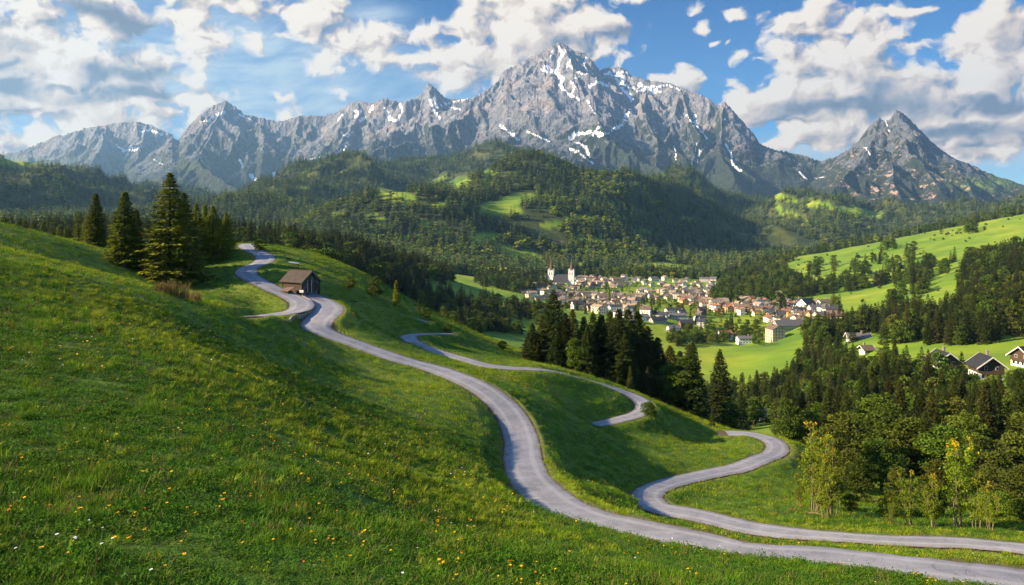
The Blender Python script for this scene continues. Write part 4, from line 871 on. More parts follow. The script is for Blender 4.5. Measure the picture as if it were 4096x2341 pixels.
wood([(1130,1010),(1300,985),(1480,1010),(1660,1075),(1830,1115),(1790,1140),(1700,1125),(1690,1180),(1560,1190),(1420,1125),(1300,1060),(1180,1040)], 380, 900, 7.5, 13, 20, [C_,C_,C_,L_], 'dark wooded spur left of the valley', 6)
wood([(1600,1175),(1750,1180),(1860,1200),(2000,1225),(2180,1250),(2180,1305),(1950,1280),(1780,1262),(1660,1235)], 430, 900, 7, 11, 17, [C_,C_,L_], 'tree belt between the valley meadows', 7)
wood([(1760,1270),(1900,1280),(2090,1310),(2090,1345),(1900,1330),(1780,1310)], 330, 560, 6, 8, 13, [C_,L_], 'small wood in the valley meadow', 8)
wood([(2640,1350),(2850,1320),(3060,1318),(3300,1290),(3420,1345),(3390,1400),(3200,1390),(3050,1392),(2980,1372),(2860,1385),(2660,1400)], 500, 860, 9.0, 8, 15, [L_,L_,L_,C_], 'trees in front of the village', 9)
wood([(3170,1420),(3260,1400),(3420,1410),(3640,1480),(3640,1590),(3300,1590),(3200,1500)], 300, 620, 6.5, 9, 15, [C_,C_,L_], 'tree belt right of the valley meadow', 10)
wood([(1900,1080),(2100,1080),(2230,1110),(2190,1200),(2100,1180),(1900,1140)], 950, 1500, 10, 14, 20, [C_,L_], 'trees left of the village', 11)
wood([(2300,1100),(2600,1080),(2900,1100),(2900,1125),(2600,1115),(2350,1120)], 1200, 1600, 11, 12, 18, [L_,C_], 'trees behind the village', 12)
wood([(2150,1110),(2700,1130),(2950,1180),(3200,1230),(3300,1290),(2900,1330),(2500,1300),(2200,1240),(2130,1180)], 700, 1200, 15, 6, 11, [L_,L_,C_], 'trees between the village houses', 13)
for x, yt, D, k in [(3085,960,0,C_)][:0]: pass
for i in range(150):                       # the row on the crest of the sunny slope
    x = 3010+i*7.6+rng.uniform(-3, 3); a = math.atan((x-HX)/FP); rr = np.linspace(1000, 2000, 300); e = hgt(rr*math.sin(a), rr*math.cos(a))/rr; r_ = rr[int(np.argmax(e))]+rng.uniform(0, 50); X = r_*math.sin(a); Y = r_*math.cos(a)
    SITES.append(([L_,C_,L_,C_,C_][i%5], X, Y, float(hgt(X, Y)), rng.uniform(13, 23), 'tree row on the crest of the sunny slope'))
for cx, cy_, w_, n_, D_ in [(3710,1010,28,9,1000),(3500,990,45,6,1180),(3420,1000,26,3,1180),(3340,1000,16,3,1230),(3250,995,30,4,1300),(3810,1020,10,2,1000),(3930,960,60,22,900),(4030,950,60,20,860),(3680,1190,30,5,780),(3450,1040,30,6,1080),(3600,1200,14,2,740),(3770,900,10,1,1350),(3330,1215,12,1,760),(3120,1240,20,3,800),(3600,1010,60,8,1080),(3550,930,30,5,1350),(3870,880,40,6,1300),(3950,1090,50,12,760),(3400,1110,30,5,1000),(3250,1060,30,6,1200),(3780,1060,16,3,900),(3640,960,20,3,1200),(3130,1070,30,6,1350),(3560,1210,20,3,720),(3350,1240,10,2,700)]:
    for i in range(int(n_*1.8)):
        x = cx+rng.uniform(-w_, w_); D = D_*rng.uniform(.96, 1.04); X = (x-HX)/FP*D; SITES.append((rng.choice([C_, L_]), X, D, float(hgt(X, D)), rng.uniform(12, 22), 'tree clumps on the sunny slope'))
for i in range(130):                       # scrub dotted over the sunny slope
    x = rng.uniform(3050, 4090); D = math.sqrt(rng.uniform(720**2, 1500**2)); X = (x-HX)/FP*D; py = HY-FP*float(hgt(X, D))/D
    if 860 < py < 1240: SITES.append(('bush', X, D, float(hgt(X, D)), rng.uniform(2.0, 5.0), 'scrub on the sunny slope'))
KEEPOPEN = [(3890,4005,1486,305),(4045,4200,1462,320),(3380,3490,1362,470),(3440,3495,1415,425),(3000,3075,1686,296),(2875,3010,1378,665),(3055,3190,1364,690),(2150,2320,1150,1040)]
def blocks(s):
    if s[2] < 5: return False
    px = HX+FP*s[1]/s[2]; top = HY-FP*(s[3]+s[4])/s[2]; r = s[4]*0.22/s[2]*FP
    return any(a-r < px < b+r and s[2] < D and top < y for a, b, y, D in KEEPOPEN) and 'group' not in s[5]
SITES = [s for s in SITES if not blocks(s)]
def tag(o, label=None, cat=None, group=None, kind=None):
    for k, v in (('label', label), ('category', cat), ('group', group), ('kind', kind)):
        if v: o[k] = v
    return o
def empty(name, loc, rz=0, scale=1.0):
    o = bpy.data.objects.new(name, None); o.empty_display_size = 0.5; COL.objects.link(o); o.location = loc; o.rotation_euler = (0, 0, rz)
    o.scale = scale if isinstance(scale, (tuple, list)) else (scale,)*3; return o
def part(name, me, parent):
    o = bpy.data.objects.new(name, me); COL.objects.link(o); o.parent = parent; return o
NAMES = {'litcon': ('spruce_tree', 'spruce'), 'conifer': ('spruce_tree', 'spruce'), 'leafy': ('broadleaf_tree', 'tree'), 'bronze': ('bronze_tree', 'tree'), 'bush': ('bush', 'bush')}
REG = {'scrub on the sunny slope': 'dotted over the sunny right slope', 'dark wood behind the left spruces': 'in the dark wood behind the tall left spruces', 'wood below the chalets': 'standing in the dense wood below the white chalets', 'wood above the chalets': 'in the wood above the white chalets',
 'tree belt across the sunny slope': 'in the belt crossing the sunny slope', 'trees right of the village': 'on the wooded rise right of the village', 'tree line on the sunny slope crest': 'at the upper left edge of the sunny slope',
 'dark wooded spur left of the valley': 'on the dark wooded spur behind the barn', 'tree belt between the valley meadows': 'in the belt between two valley meadows', 'small wood in the valley meadow': 'in the small wood on the valley meadow',
 'trees in front of the village': 'among the trees in front of the village', 'tree belt right of the valley meadow': 'in the belt right of the open valley meadow', 'trees left of the village': 'left of the church at the village edge',
 'trees behind the village': 'just behind the village roofs', 'trees between the village houses': 'standing between village houses', 'tree row on the crest of the sunny slope': 'on the crest of the sunny slope', 'tree clumps on the sunny slope': 'in a small clump on the sunny slope'}
def view_px(x, y, h): return h/math.hypot(x, y)*FP/4
def in_view(s): return s[2] > 5 and -120 < HX+FP*s[1]/s[2] < 4220
sc = [(view_px(s[1], s[2], s[4]) if in_view(s) else 0, i) for i, s in enumerate(SITES)]
sc.sort(reverse=True)
quota = {'litcon': 60, 'conifer': 230, 'leafy': 290, 'bronze': 200, 'bush': 50}; rest = []
tr = random.Random(5)
for px_, i in sc:
    s = SITES[i]; k = s[0]; named = len(s) > 6 and s[6]
    if quota[k] <= 0 or px_ == 0: rest.append((px_, s)); continue
    quota[k] -= 1
    lv = 'hi' if px_ > 34 else ('mid' if px_ > 9 else 'low'); tm, cm = tr.choice(TREES[k][lv]); nm, cat = NAMES[k]
    wd = (s[7] if len(s) > 7 else 1.0)*tr.uniform(0.92, 1.08)
    e = empty(nm, (s[1], s[2], s[3]-0.1), tr.uniform(0, 6.28), (s[4]*wd, s[4]*wd, s[4]))
    lab = named or ('%s %s' % ({'litcon': 'spruce', 'conifer': 'dark spruce', 'leafy': 'leafy green tree', 'bronze': 'bronze brown tree', 'bush': 'green bush'}[k], REG.get(s[5], s[5])))
    grp_ = s[5]
    if s[5] == 'wood below the chalets':
        px0 = HX+FP*s[1]/s[2]; sub = ('beside the lower road bend' if px0 < 3100 else 'below the white farmhouse' if px0 < 3450 else 'left of the three chalets' if px0 < 3700 else 'below the three chalets')
        ins = 'at the front of' if s[2] < 185 else 'deep in' if s[2] < 270 else 'far back in'
        lab = '%s %s the wood %s' % ({'conifer': 'dark spruce', 'leafy': 'leafy tree'}.get(k, 'tree'), ins, sub); grp_ = 'trees %s the wood %s' % (ins, sub)
    if s[5] in ('scrub on the sunny slope', 'wood above the chalets', 'tree row on the crest of the sunny slope', 'dark wooded spur left of the valley'):
        px0 = HX+FP*s[1]/s[2]; third = {'scrub on the sunny slope': (3450, 3750), 'wood above the chalets': (3700, 3900), 'tree row on the crest of the sunny slope': (3350, 3700), 'dark wooded spur left of the valley': (1350, 1600)}[s[5]]
        w_ = 'left third' if px0 < third[0] else 'middle' if px0 < third[1] else 'right third'; lab += ', '+w_; grp_ += ', '+w_
    tag(e, lab, cat, grp_)
    if tm: part('trunk', tm, e)
    part('crown', cm, e)
    if not tm: part('trunk', TREES['conifer']['mid'][0][0], e)
# the rest of those woods as one mass each for needles and leaves
srcs = []; ofs = {}
def both(pair, nm):      # trunk and crown in one mesh for the scattered masses
    return pair[1]
for k in TREES:
    for lv in ('mid', 'low'):
        ofs[(k, lv)] = (len(srcs), len(TREES[k][lv])); srcs += [both(p, k) for p in TREES[k][lv]]
Pn = []; Sn = []; In = []
for px_, s in rest:
    lv = 'mid' if px_ > 7 or px_ == 0 else 'low'; o, n = ofs[(s[0], lv)]; Pn.append((s[1], s[2], s[3]-0.1)); w = s[4]*tr.uniform(.9, 1.15); Sn.append((w, w, s[4])); In.append(o+tr.randrange(n))
# ---- woods beyond counting on the hills
g = np.random.default_rng(31)
N_ = 500000
l = np.log(np.sqrt(g.uniform(1000**2, 5300**2, N_))); a = g.uniform(R(-44), R(44), N_); r = np.exp(l); X = r*np.sin(a); Y = r*np.cos(a)
i = np.clip(np.searchsorted(AC, a)-1, 0, len(AC)-2); j = np.clip(np.searchsorted(LR, l)-1, 0, len(LR)-2)
run = np.maximum.accumulate(ZG/RG, axis=1)             # how high nearer ground already reaches, per direction
vis = (ZG[i,j]+24)/r >= run[i,j]
keep = (FOREST[i,j] > g.uniform(0.25, 1, N_)) & vis
dn = fbm(X/260, Y/260, 4, seed=90); keep &= dn > -0.42+0.25*g.uniform(size=N_)
X, Y, r = X[keep], Y[keep], r[keep]; Z = hgt(X, Y)-0.3
m = g.uniform(size=len(X)) < np.clip(np.exp(-(r-1250)/1000), 0.20, 1)*0.62
X, Y, Z, r = X[m], Y[m], Z[m], r[m]
leafp = sstep(fbm(X/330, Y/330, 3, seed=92), 0.0, 0.45)*0.75*sstep(r, 3600, 2200)+0.06
isl = g.uniform(size=len(X)) < leafp
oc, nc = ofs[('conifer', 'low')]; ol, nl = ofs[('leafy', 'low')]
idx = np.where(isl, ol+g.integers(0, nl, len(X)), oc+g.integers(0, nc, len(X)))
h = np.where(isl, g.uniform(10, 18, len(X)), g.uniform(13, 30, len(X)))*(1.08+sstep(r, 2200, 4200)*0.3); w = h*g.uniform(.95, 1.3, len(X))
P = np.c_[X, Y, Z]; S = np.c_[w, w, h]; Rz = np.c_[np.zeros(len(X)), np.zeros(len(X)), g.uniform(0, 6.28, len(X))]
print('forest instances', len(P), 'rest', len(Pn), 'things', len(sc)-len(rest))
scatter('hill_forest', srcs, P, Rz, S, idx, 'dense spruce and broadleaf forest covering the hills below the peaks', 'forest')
if Pn:
    n = len(Pn); scatter('valley_woods', srcs, Pn, np.c_[np.zeros(n), np.zeros(n), g.uniform(0, 6.28, n)], Sn, In, 'smaller trees filling the valley woods between the larger ones', 'woods')
# ---------------------------------------------------------------- grass and flowers
def blades(g, n, rad, hmin, hmax, wd, lean=0.5, seg=3):
    """a tuft of n tapering, bending blades"""
    a = g.uniform(0, 6.28, n); r = rad*np.sqrt(g.uniform(0, 1, n)); b = np.stack([np.cos(a)*r, np.sin(a)*r, np.zeros(n)-0.03], 1)
    d = g.uniform(0, 6.28, n); dv = np.stack([np.cos(d), np.sin(d), np.zeros(n)], 1); sv = np.stack([-np.sin(d), np.cos(d), np.zeros(n)], 1); h = g.uniform(hmin, hmax, n)[:,None]; ln = (g.uniform(0.15, 1.0, n)*lean)[:,None]; w = (wd*g.uniform(.6, 1.3, n))[:,None]
    V = []; 
    for k in range(seg):
        t = k/seg; c = b+dv*ln*h*t**1.8+np.array([0,0,1])*h*(t-0.25*ln*t*t); ww = w*(1-0.55*t); V += [c-sv*ww, c+sv*ww]
    t = 1.0; V.append(b+dv*ln*h+np.array([0,0,1])*h*(1-0.25*ln)); K = 2*seg+1
    V = np.stack(V, 1).reshape(-1, 3); o = (np.arange(n)*K)[:,None]
    F = [o+np.array([2*k, 2*k+1, 2*k+3, 2*k+2]) for k in range(seg-1)]; Q = np.concatenate(F); T3 = o+np.array([2*seg-2, 2*seg-1, 2*seg])
    return V, [tuple(q) for q in Q]+[tuple(q) for q in T3]
M_GRASS = [leaf_mat('grass_a', (0.036,0.098,0.005), (0.080,0.198,0.008), (0.155,0.29,0.012), 3.0, 0.45, warm=(0.19,0.19,0.012), trans=0.35),
 leaf_mat('grass_b', (0.022,0.070,0.005), (0.050,0.140,0.007), (0.10,0.215,0.010), 3.0, 0.35, warm=(0.14,0.17,0.012), trans=0.35),
 leaf_mat('grass_c', (0.115,0.20,0.008), (0.21,0.30,0.010), (0.33,0.39,0.015), 3.0, 0.35, warm=(0.26,0.22,0.03), trans=0.35),
 leaf_mat('dry_stalks', (0.12,0.095,0.035), (0.22,0.17,0.07), (0.34,0.27,0.13), 3.0, 0.4, warm=(0.20,0.11,0.05), trans=0.2)]
g = np.random.default_rng(44); TF = []
for i in range(8):
    m = M_GRASS[[0,1,0,1,2,0,2,3][i]]
    TF.append(mk('tuft', blades(g, 46 if i < 7 else 16, 0.24, 0.07, 0.30 if i < 6 else 0.38, 0.0085 if i < 7 else 0.005, 1.0 if i < 7 else 0.6), m))
v, f = (lambda C, U, S: quads(C, U*S, unit(np.cross(U, g.normal(size=U.shape)))*S*0.6))(g.uniform(-1, 1, (70,3))*[.26,.26,.07]+[0,0,.10], unit(g.normal(size=(70,3))*[1,1,.5]), g.uniform(.015, .045, (70,1))); TF.append(mk('weed', (v, f), M_GRASS[1]))
MF = [mk('clump', blades(g, 40, 0.75, 0.14, 0.45, 0.018, 0.7, 2), M_GRASS[[0,1,2,0,3,1][i]]) for i in range(6)]
def sow(dmin, dmax, per_m2, seed):
    g = np.random.default_rng(seed); a0 = 0.80; n = int(a0*(dmax**2-dmin**2)*per_m2); D = np.sqrt(g.uniform(dmin**2, dmax**2, n)); s = g.uniform(-a0, a0, n); X = s*D; r = np.hypot(X, D); a = np.arctan2(X, D)
    i = np.clip(np.searchsorted(AC, a)-1, 0, len(AC)-2); j = np.clip(np.searchsorted(LR, np.log(r))-1, 0, len(LR)-2); z = hgt(X, D)
    k = ((z+0.5)/r >= run[i,j]-0.004) & (road_dist(X, D) > 0.06+0.25*g.uniform(size=n)**3) & (z/D > -0.52); return X[k], D[k], z[k], g
P = []; S = []; I = []; Rr = []
for dmin, dmax, den, base in ((9, 24, 20, 0), (24, 42, 12, 0), (42, 75, 6.5, 1), (75, 205, 2.3, 2)):
    X, Y, Z, gg = sow(dmin, dmax, den, int(dmin)); n = len(X); lush = fbm(X/9, Y/9, 3, seed=95); pat = fbm(X/3.5, Y/3.5, 3, seed=96); yel = fbm(X/22, Y/22, 3, seed=97)
    edge = sstep(road_dist(X, Y), 1.6, 0.2)
    if base < 2:
        idx = np.where(pat > 0.18, g.integers(0, 1, n)*0+gg.choice([0,2,5], n), gg.choice([1,3,8,8], n)); idx = np.where((yel+0.9*edge+0.25*gg.normal(size=n)-0.28*sstep(Y, 46, 26)-0.05) > 0.16, gg.choice([4,6,4], n), idx); idx = np.where(gg.uniform(size=n) < 0.13+0.05*edge, 7, idx); sc_ = (1.05 if base == 0 else 1.4)  # fewer yellow tufts up close; foreground shade put into the grass colour
    else:
        idx = 9+np.where(pat > 0.1, gg.choice([0,3], n), gg.choice([1,5], n)); idx = np.where((yel+0.7*edge+0.25*gg.normal(size=n)) > 0.10, 11, idx); idx = np.where(gg.uniform(size=n) < 0.04, 13, idx); sc_ = 0.8
    hgt_ = sc_*(0.80+0.75*lush+0.6*pat)*gg.uniform(.6, 1.35, n)*(1+0.9*(gg.uniform(size=n) < 0.07))*(1-0.45*edge); w = sc_*gg.uniform(.85, 1.3, n)
    keep = (pat+0.7*gg.uniform(size=n)) > (-0.22 if base < 2 else -0.35)
    P.append(np.c_[X, Y, Z][keep]); S.append(np.c_[w, w, np.clip(hgt_, .35, 2.0)][keep]); I.append(idx[keep]); Rr.append(np.c_[gg.normal(0, .12, n), gg.normal(0, .12, n), gg.uniform(0, 6.28, n)][keep])
P = np.concatenate(P); print('grass tufts', len(P))
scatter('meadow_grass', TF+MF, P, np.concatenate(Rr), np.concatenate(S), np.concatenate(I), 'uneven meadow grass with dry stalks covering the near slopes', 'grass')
# flowers
M_YEL = plain_mat('yellow_petals', (0.75,0.42,0.004), (0.85,0.55,0.006), 9, 0.6); M_ORA = plain_mat('orange_petals', (0.75,0.20,0.004), (0.8,0.28,0.006), 9, 0.6); M_WHI = plain_mat('white_petals', (0.75,0.75,0.80), (0.85,0.85,0.88), 9, 0.6); M_STEM = plain_mat('stem', (0.05,0.11,0.008), (0.09,0.16,0.01), 9, 0.8)
def bloom(seed, rad, petals, dome, heads=1):
    g = np.random.default_rng(seed); V = []; F = []; o = 0
    for hd in range(heads):
        c = np.array([0,0,0.0]) if hd == 0 else g.normal(0, 1, 3)*[rad*1.3, rad*1.3, rad*.9]; r = rad if hd == 0 else rad*g.uniform(.6, .9)
        for ring, (rr, el) in enumerate(((1.0, 0.15), (0.72, 0.6), (0.42, 0.95))):
            for k in range(max(4, int(petals*rr))):
                a = 6.283*k/max(4, int(petals*rr))+ring*.3+g.uniform(-.1,.1); d = np.array([math.cos(a), math.sin(a), el*dome]); s = np.array([-math.sin(a), math.cos(a), 0]); w = r*0.24
                V += [c+s*w*.4, c-s*w*.4, c+d*r*rr*.7-s*w, c+d*r*rr-s*w*.2, c+d*r*rr+s*w*.3, c+d*r*rr*.7+s*w]; F += [(o, o+1, o+2, o+5), (o+2, o+3, o+4, o+5)]; o += 6
    return np.array(V), F
BL = {'yellow': [mk('petals', bloom(i, .048, 13, .6, 1+i%3), M_YEL) for i in range(4)], 'orange': [mk('petals', bloom(9+i, .045, 12, .8, 1+i%2), M_ORA) for i in range(2)], 'white': [mk('petals', bloom(20+i, .042, 11, .5, 1+2*i), M_WHI) for i in range(2)]}
STEM = mk('stem', tube([(0,0,-1),(0.03,0.01,-.5),(0,0,0)], [.010,.009,.008], 4), M_STEM)
g = np.random.default_rng(51); fl = []
X, Y, Z, gg = sow(9.5, 100, 1.1, 52)
den = fbm(X/7, Y/7, 3, seed=98)+0.3*gg.normal(size=len(X)); left = sstep(X/Y, 0.15, -0.2); keep = (den > 0.22-0.25*left+0.0035*Y) & (road_dist(X, Y) > 0.5)
for x, y, z in zip(X[keep], Y[keep], Z[keep]): fl.append((math.hypot(x, y), x, y, z, g.choice(['yellow','yellow','yellow','orange','white'], p=[.25,.25,.26,.13,.11])))
for px, py, c in [(15,1985,'yellow'),(205,1970,'yellow'),(52,2102,'orange'),(345,2105,'yellow'),(180,2093,'yellow'),(452,2095,'yellow'),(490,2102,'orange'),(565,1930,'yellow'),(568,1945,'yellow'),(608,1930,'yellow'),(672,2008,'yellow'),(515,1982,'yellow'),(590,2095,'orange'),(672,2065,'yellow'),(140,2148,'yellow'),(235,2200,'white'),(170,2256,'yellow'),(274,2272,'yellow'),(418,2260,'white'),(415,2200,'white'),(78,2255,'white'),(350,2138,'white'),(735,2186,'yellow'),(508,2215,'yellow'),(593,2198,'yellow'),(97,1872,'yellow'),(830,1740,'yellow'),(720,1770,'white'),(1330,2226,'yellow'),(660,2100,'yellow')]:
    h = hit(px, py)
    if h: fl.append((h.length*0.4, h.x, h.y, h.z, c))
fl.sort(); ind = fl[:280]; oth = fl[280:]
def zone(x, y, d):
    px = HX+FP*x/y
    side = 'at the left edge of' if px < 500 else 'in the left part of' if px < 1200 else 'in the middle of' if px < 2000 else 'below the main road in' if px < 3000 else 'at the right end of'
    dep = 'the nearest grass' if d < 18 else 'the near grass' if d < 27 else 'the shaded meadow' if d < 40 else 'the slope above the near grass'
    return side+' '+dep
for d, x, y, z, c in ind:
    hh = g.uniform(.30, .48); e = empty('wildflower', (x, y, z), g.uniform(0, 6.28)); e.rotation_euler = (g.normal(0,.15), g.normal(0,.15), g.uniform(0, 6.28))
    zn = zone(x, y, math.hypot(x, y)); tag(e, '%s meadow flower %s' % (c, zn), 'flower', '%s flowers %s' % (c, zn))
    s = g.uniform(.5, .95); o = part('petals', BL[c][int(g.integers(0, len(BL[c])))], e); o.location = (0, 0, hh); o.scale = (s, s, s); o = part('stem', STEM, e); o.location = (0, 0, hh); o.scale = (1, 1, hh)
if oth:
    n = len(oth); o_ = np.array([(x, y, z+g.uniform(.25, .42)) for d, x, y, z, c in oth]); cc = [c for *_, c in oth]; k = np.array([{'yellow': int(g.integers(0,4)), 'orange': 4, 'white': 6}[c] for c in cc]); s = g.uniform(.6, 1.1, n)
    scatter('meadow_flowers', BL['yellow']+BL['orange']+BL['white'], o_, np.c_[g.normal(0,.3,n), g.normal(0,.3,n), g.uniform(0,6,n)], np.c_[s,s,s], k, 'tiny yellow and white flowers dotted over the farther meadow', 'flowers')
# ---------------------------------------------------------------- buildings
class MB:
    """collects boxes and prisms, then becomes one mesh"""
    def __init__(s): s.v = []; s.f = []
    def add(s, v, f): o = len(s.v); s.v += [tuple(p) for p in v]; s.f += [tuple(i+o for i in q) for q in f]; return s
    def box(s, x0, x1, y0, y1, z0, z1, taper=0.0):
        t = taper; return s.add([(x0,y0,z0),(x1,y0,z0),(x1,y1,z0),(x0,y1,z0),(x0+t,y0+t,z1),(x1-t,y0+t,z1),(x1-t,y1-t,z1),(x0+t,y1-t,z1)], [(0,3,2,1),(4,5,6,7),(0,1,5,4),(1,2,6,5),(2,3,7,6),(3,0,4,7)])
    def gable(s, lx, wy, h, rise, z0=0.0):
        """walls with two gable ends, ridge along x"""
        a, b = lx/2, wy/2; return s.add([(-a,-b,z0),(a,-b,z0),(a,b,z0),(-a,b,z0),(-a,-b,h),(a,-b,h),(a,b,h),(-a,b,h),(-a,0,h+rise),(a,0,h+rise)], [(0,3,2,1),(0,1,5,4),(2,3,7,6),(1,2,6,9,5),(3,0,4,8,7)])
    def roof(s, lx, wy, h, rise, over=0.8, th=0.25, overx=None):
        a = lx/2+(over if overx is None else overx); b = wy/2; k = rise/b; bo = b+over; zt = h+rise+0.05; ze = zt-k*bo
        for sg in (1, -1):
            P = [(-a,0,zt),(a,0,zt),(a,sg*bo,ze),(-a,sg*bo,ze)]; Q = [(x,y,z+th) for x,y,z in P]; s.add(P+Q, [(0,1,2,3),(4,7,6,5),(0,4,5,1),(1,5,6,2),(2,6,7,3),(3,7,4,0)] if sg > 0 else [(0,3,2,1),(4,5,6,7),(0,1,5,4),(1,2,6,5),(2,3,7,6),(3,0,4,7)])
        return s
    def mesh(s, name, mat): me = raw_mesh(name, np.array(s.v), s.f); me.materials.append(mat); return me
    def build(s, name, mat, parent, loc=(0,0,0), rz=0): o = part(name, s.mesh(name, mat), parent); o.location = loc; o.rotation_euler = (0,0,rz); return o
def wall_mat(name, c, panes=True):
    T = new_mat(name, 0.9); p = T.coord('Object'); n = T.noise(p, 1.3, 4, 0.6); col = T.mix(T.math('MULTIPLY', T.smooth(n, 0.4, 0.7), 0.35), c, tuple(x*0.7 for x in c))
    if panes:
        sp = T.node('ShaderNodeSeparateXYZ'); T.l.new(p, sp.inputs[0]); u = T.math('ADD', sp.outputs[0], sp.outputs[1]); fu = T.math('FRACT', T.math('DIVIDE', T.math('ADD', u, 100.0), 2.7)); fz = T.math('FRACT', T.math('DIVIDE', T.math('ADD', sp.outputs[2], 0.2), 2.6))
        w = T.math('MULTIPLY', T.math('COMPARE', fu, 0.5, 0.19), T.math('COMPARE', fz, 0.58, 0.20)); col = T.mix(w, col, (0.03,0.035,0.045))
    T.put(T.b.inputs['Base Color'], col); return T.m
def roof_mat(name, c, rows=True):
    T = new_mat(name, 0.8); p = T.coord('Object'); n = T.noise(p, 0.9, 5, 0.7); col = T.ramp(n, [(0.3, tuple(x*0.6 for x in c)), (0.6, c), (0.8, tuple(min(1, x*1.5) for x in c))])
    sp = T.node('ShaderNodeSeparateXYZ'); T.l.new(p, sp.inputs[0]); r = T.math('FRACT', T.math('MULTIPLY', sp.outputs[2], 4.5)); r2 = T.math('FRACT', T.math('MULTIPLY', sp.outputs[0], 3.0))
    T.put(T.b.inputs['Base Color'], T.mix(T.math('MULTIPLY', T.smooth(r, 0.2, 0.0), 0.5), col, tuple(x*0.45 for x in c))); T.put(T.b.inputs['Normal'], T.bump(T.math('ADD', r, T.math('MULTIPLY', r2, 0.4)), 0.5, 0.05)); return T.m
WALLS = {'white': wall_mat('white_render', (0.82,0.80,0.78)), 'cream': wall_mat('cream_render', (0.78,0.68,0.54)), 'pink': wall_mat('pink_render', (0.62,0.43,0.34)), 'grey': wall_mat('grey_render', (0.42,0.41,0.40)), 'timber': wall_mat('timber_wall', (0.20,0.13,0.085)), 'ochre': wall_mat('ochre_render', (0.60,0.42,0.20))}
ROOFS = {'brown': roof_mat('brown_tiles', (0.15,0.11,0.09)), 'grey': roof_mat('grey_tiles', (0.13,0.13,0.14)), 'red': roof_mat('red_tiles', (0.25,0.115,0.08)), 'tan': roof_mat('tan_tiles', (0.33,0.26,0.20)), 'slate': roof_mat('slate_tiles', (0.045,0.050,0.064)), 'dark': roof_mat('dark_tiles', (0.028,0.030,0.036))}
M_STONE = plain_mat('stone', (0.16,0.14,0.12), (0.34,0.30,0.26), 3.0); M_GLASS = plain_mat('dark_panes', (0.012,0.016,0.022), (0.03,0.04,0.055), 1.0, 0.15, 0.0)
M_WHITE = plain_mat('white_render_plain', (0.66,0.65,0.62), (0.80,0.79,0.76), 1.2); M_FRAME = plain_mat('pale_paint', (0.55,0.55,0.55), (0.7,0.7,0.7), 4)
M_WOOD = plain_mat('dark_boards', (0.030,0.020,0.014), (0.10,0.068,0.045), 4.0, stretch=(5,5,0.25), bump=0.6)
def ztop(X, Y, lx, wy, rz):     # lowest and highest ground under a footprint
    c, s = math.cos(rz), math.sin(rz); z = [float(hgt(X+c*a-s*b, Y+s*a+c*b)) for a in (-lx/2, lx/2) for b in (-wy/2, wy/2)]; return min(z), max(z)
PROTO = {}
def house_meshes(lx, wy, h, rise, wk, rk):
    key = (lx, wy, h, rise, wk, rk)
    if key not in PROTO:
        PROTO[key] = (MB().gable(lx, wy, h, rise, -2.5).mesh('walls', WALLS[wk]), MB().roof(lx, wy, h, rise, 0.6, 0.2).mesh('roof', ROOFS[rk]), MB().box(-.45,.45,-.45,.45,0,1.9).box(-.55,.55,-.55,.55,1.9,2.1).mesh('chimney', M_STONE))
    return PROTO[key]
hr = random.Random(77); HOUSES = []
def village_house(X, Y, rz, lx, wy, h, rise, wk, rk, zone):
    lo, hi = ztop(X, Y, lx, wy, rz); w, r, ch = house_meshes(lx, wy, h, rise, wk, rk); e = empty('village_house', (X, Y, lo+0.3*(hi-lo)), rz); part('walls', w, e); ro = part('roof', r, e); c = part('chimney', ch, ro); c.location = (lx*0.22, wy*0.16, h+rise*0.62)
    e['category'] = 'house'; HOUSES.append((e, '%s house, %s roof, %s' % (wk, rk, zone), zone)); return e
ZONES = [([(2120,1100),(2200,1095),(2205,1140),(2120,1140)], 'just left of the church', 26, 'white cream grey', 'brown tan'), ([(2105,1150),(2200,1152),(2320,1158),(2300,1185),(2130,1205),(2100,1180)], 'directly below the church', 20, 'white cream pink grey', 'tan brown slate'),
 ([(2305,1115),(2390,1118),(2470,1125),(2480,1150),(2305,1160)], 'just right of the church', 19, 'cream white pink', 'tan brown tan'), ([(2170,1195),(2330,1180),(2560,1195),(2570,1245),(2420,1258),(2260,1235)], 'in the lower village below the green', 17, 'white cream grey pink timber', 'slate brown tan grey'),
 ([(2480,1118),(2700,1120),(2850,1128),(2870,1150),(2640,1150),(2480,1140)], 'at the back of the village', 27, 'white cream grey', 'brown grey tan'), ([(2550,1168),(2700,1160),(2860,1160),(2880,1190),(2700,1205),(2560,1195)], 'in the middle of the village', 20, 'white cream pink', 'tan brown grey'),
 ([(2860,1185),(3080,1205),(3060,1262),(2880,1262),(2720,1215)], 'in the right half of the village', 17, 'cream pink white ochre', 'tan red brown grey'), ([(3080,1215),(3330,1225),(3345,1275),(3180,1300),(3070,1290)], 'at the right end of the village', 17, 'white cream ochre timber', 'slate brown red grey'),
 ([(2660,1258),(2860,1262),(2850,1300),(2690,1330),(2600,1290)], 'among trees below the village', 24, 'white grey timber', 'slate grey'), ([(2450,1262),(2620,1262),(2640,1290),(2500,1290)], 'at the lower edge of the village', 24, 'white cream', 'grey brown')]
GREENS = [(2430,1172,85,14),(2610,1166,60,8),(2770,1245,62,14),(2650,1130,40,6),(2860,1175,30,6)]
placed = []
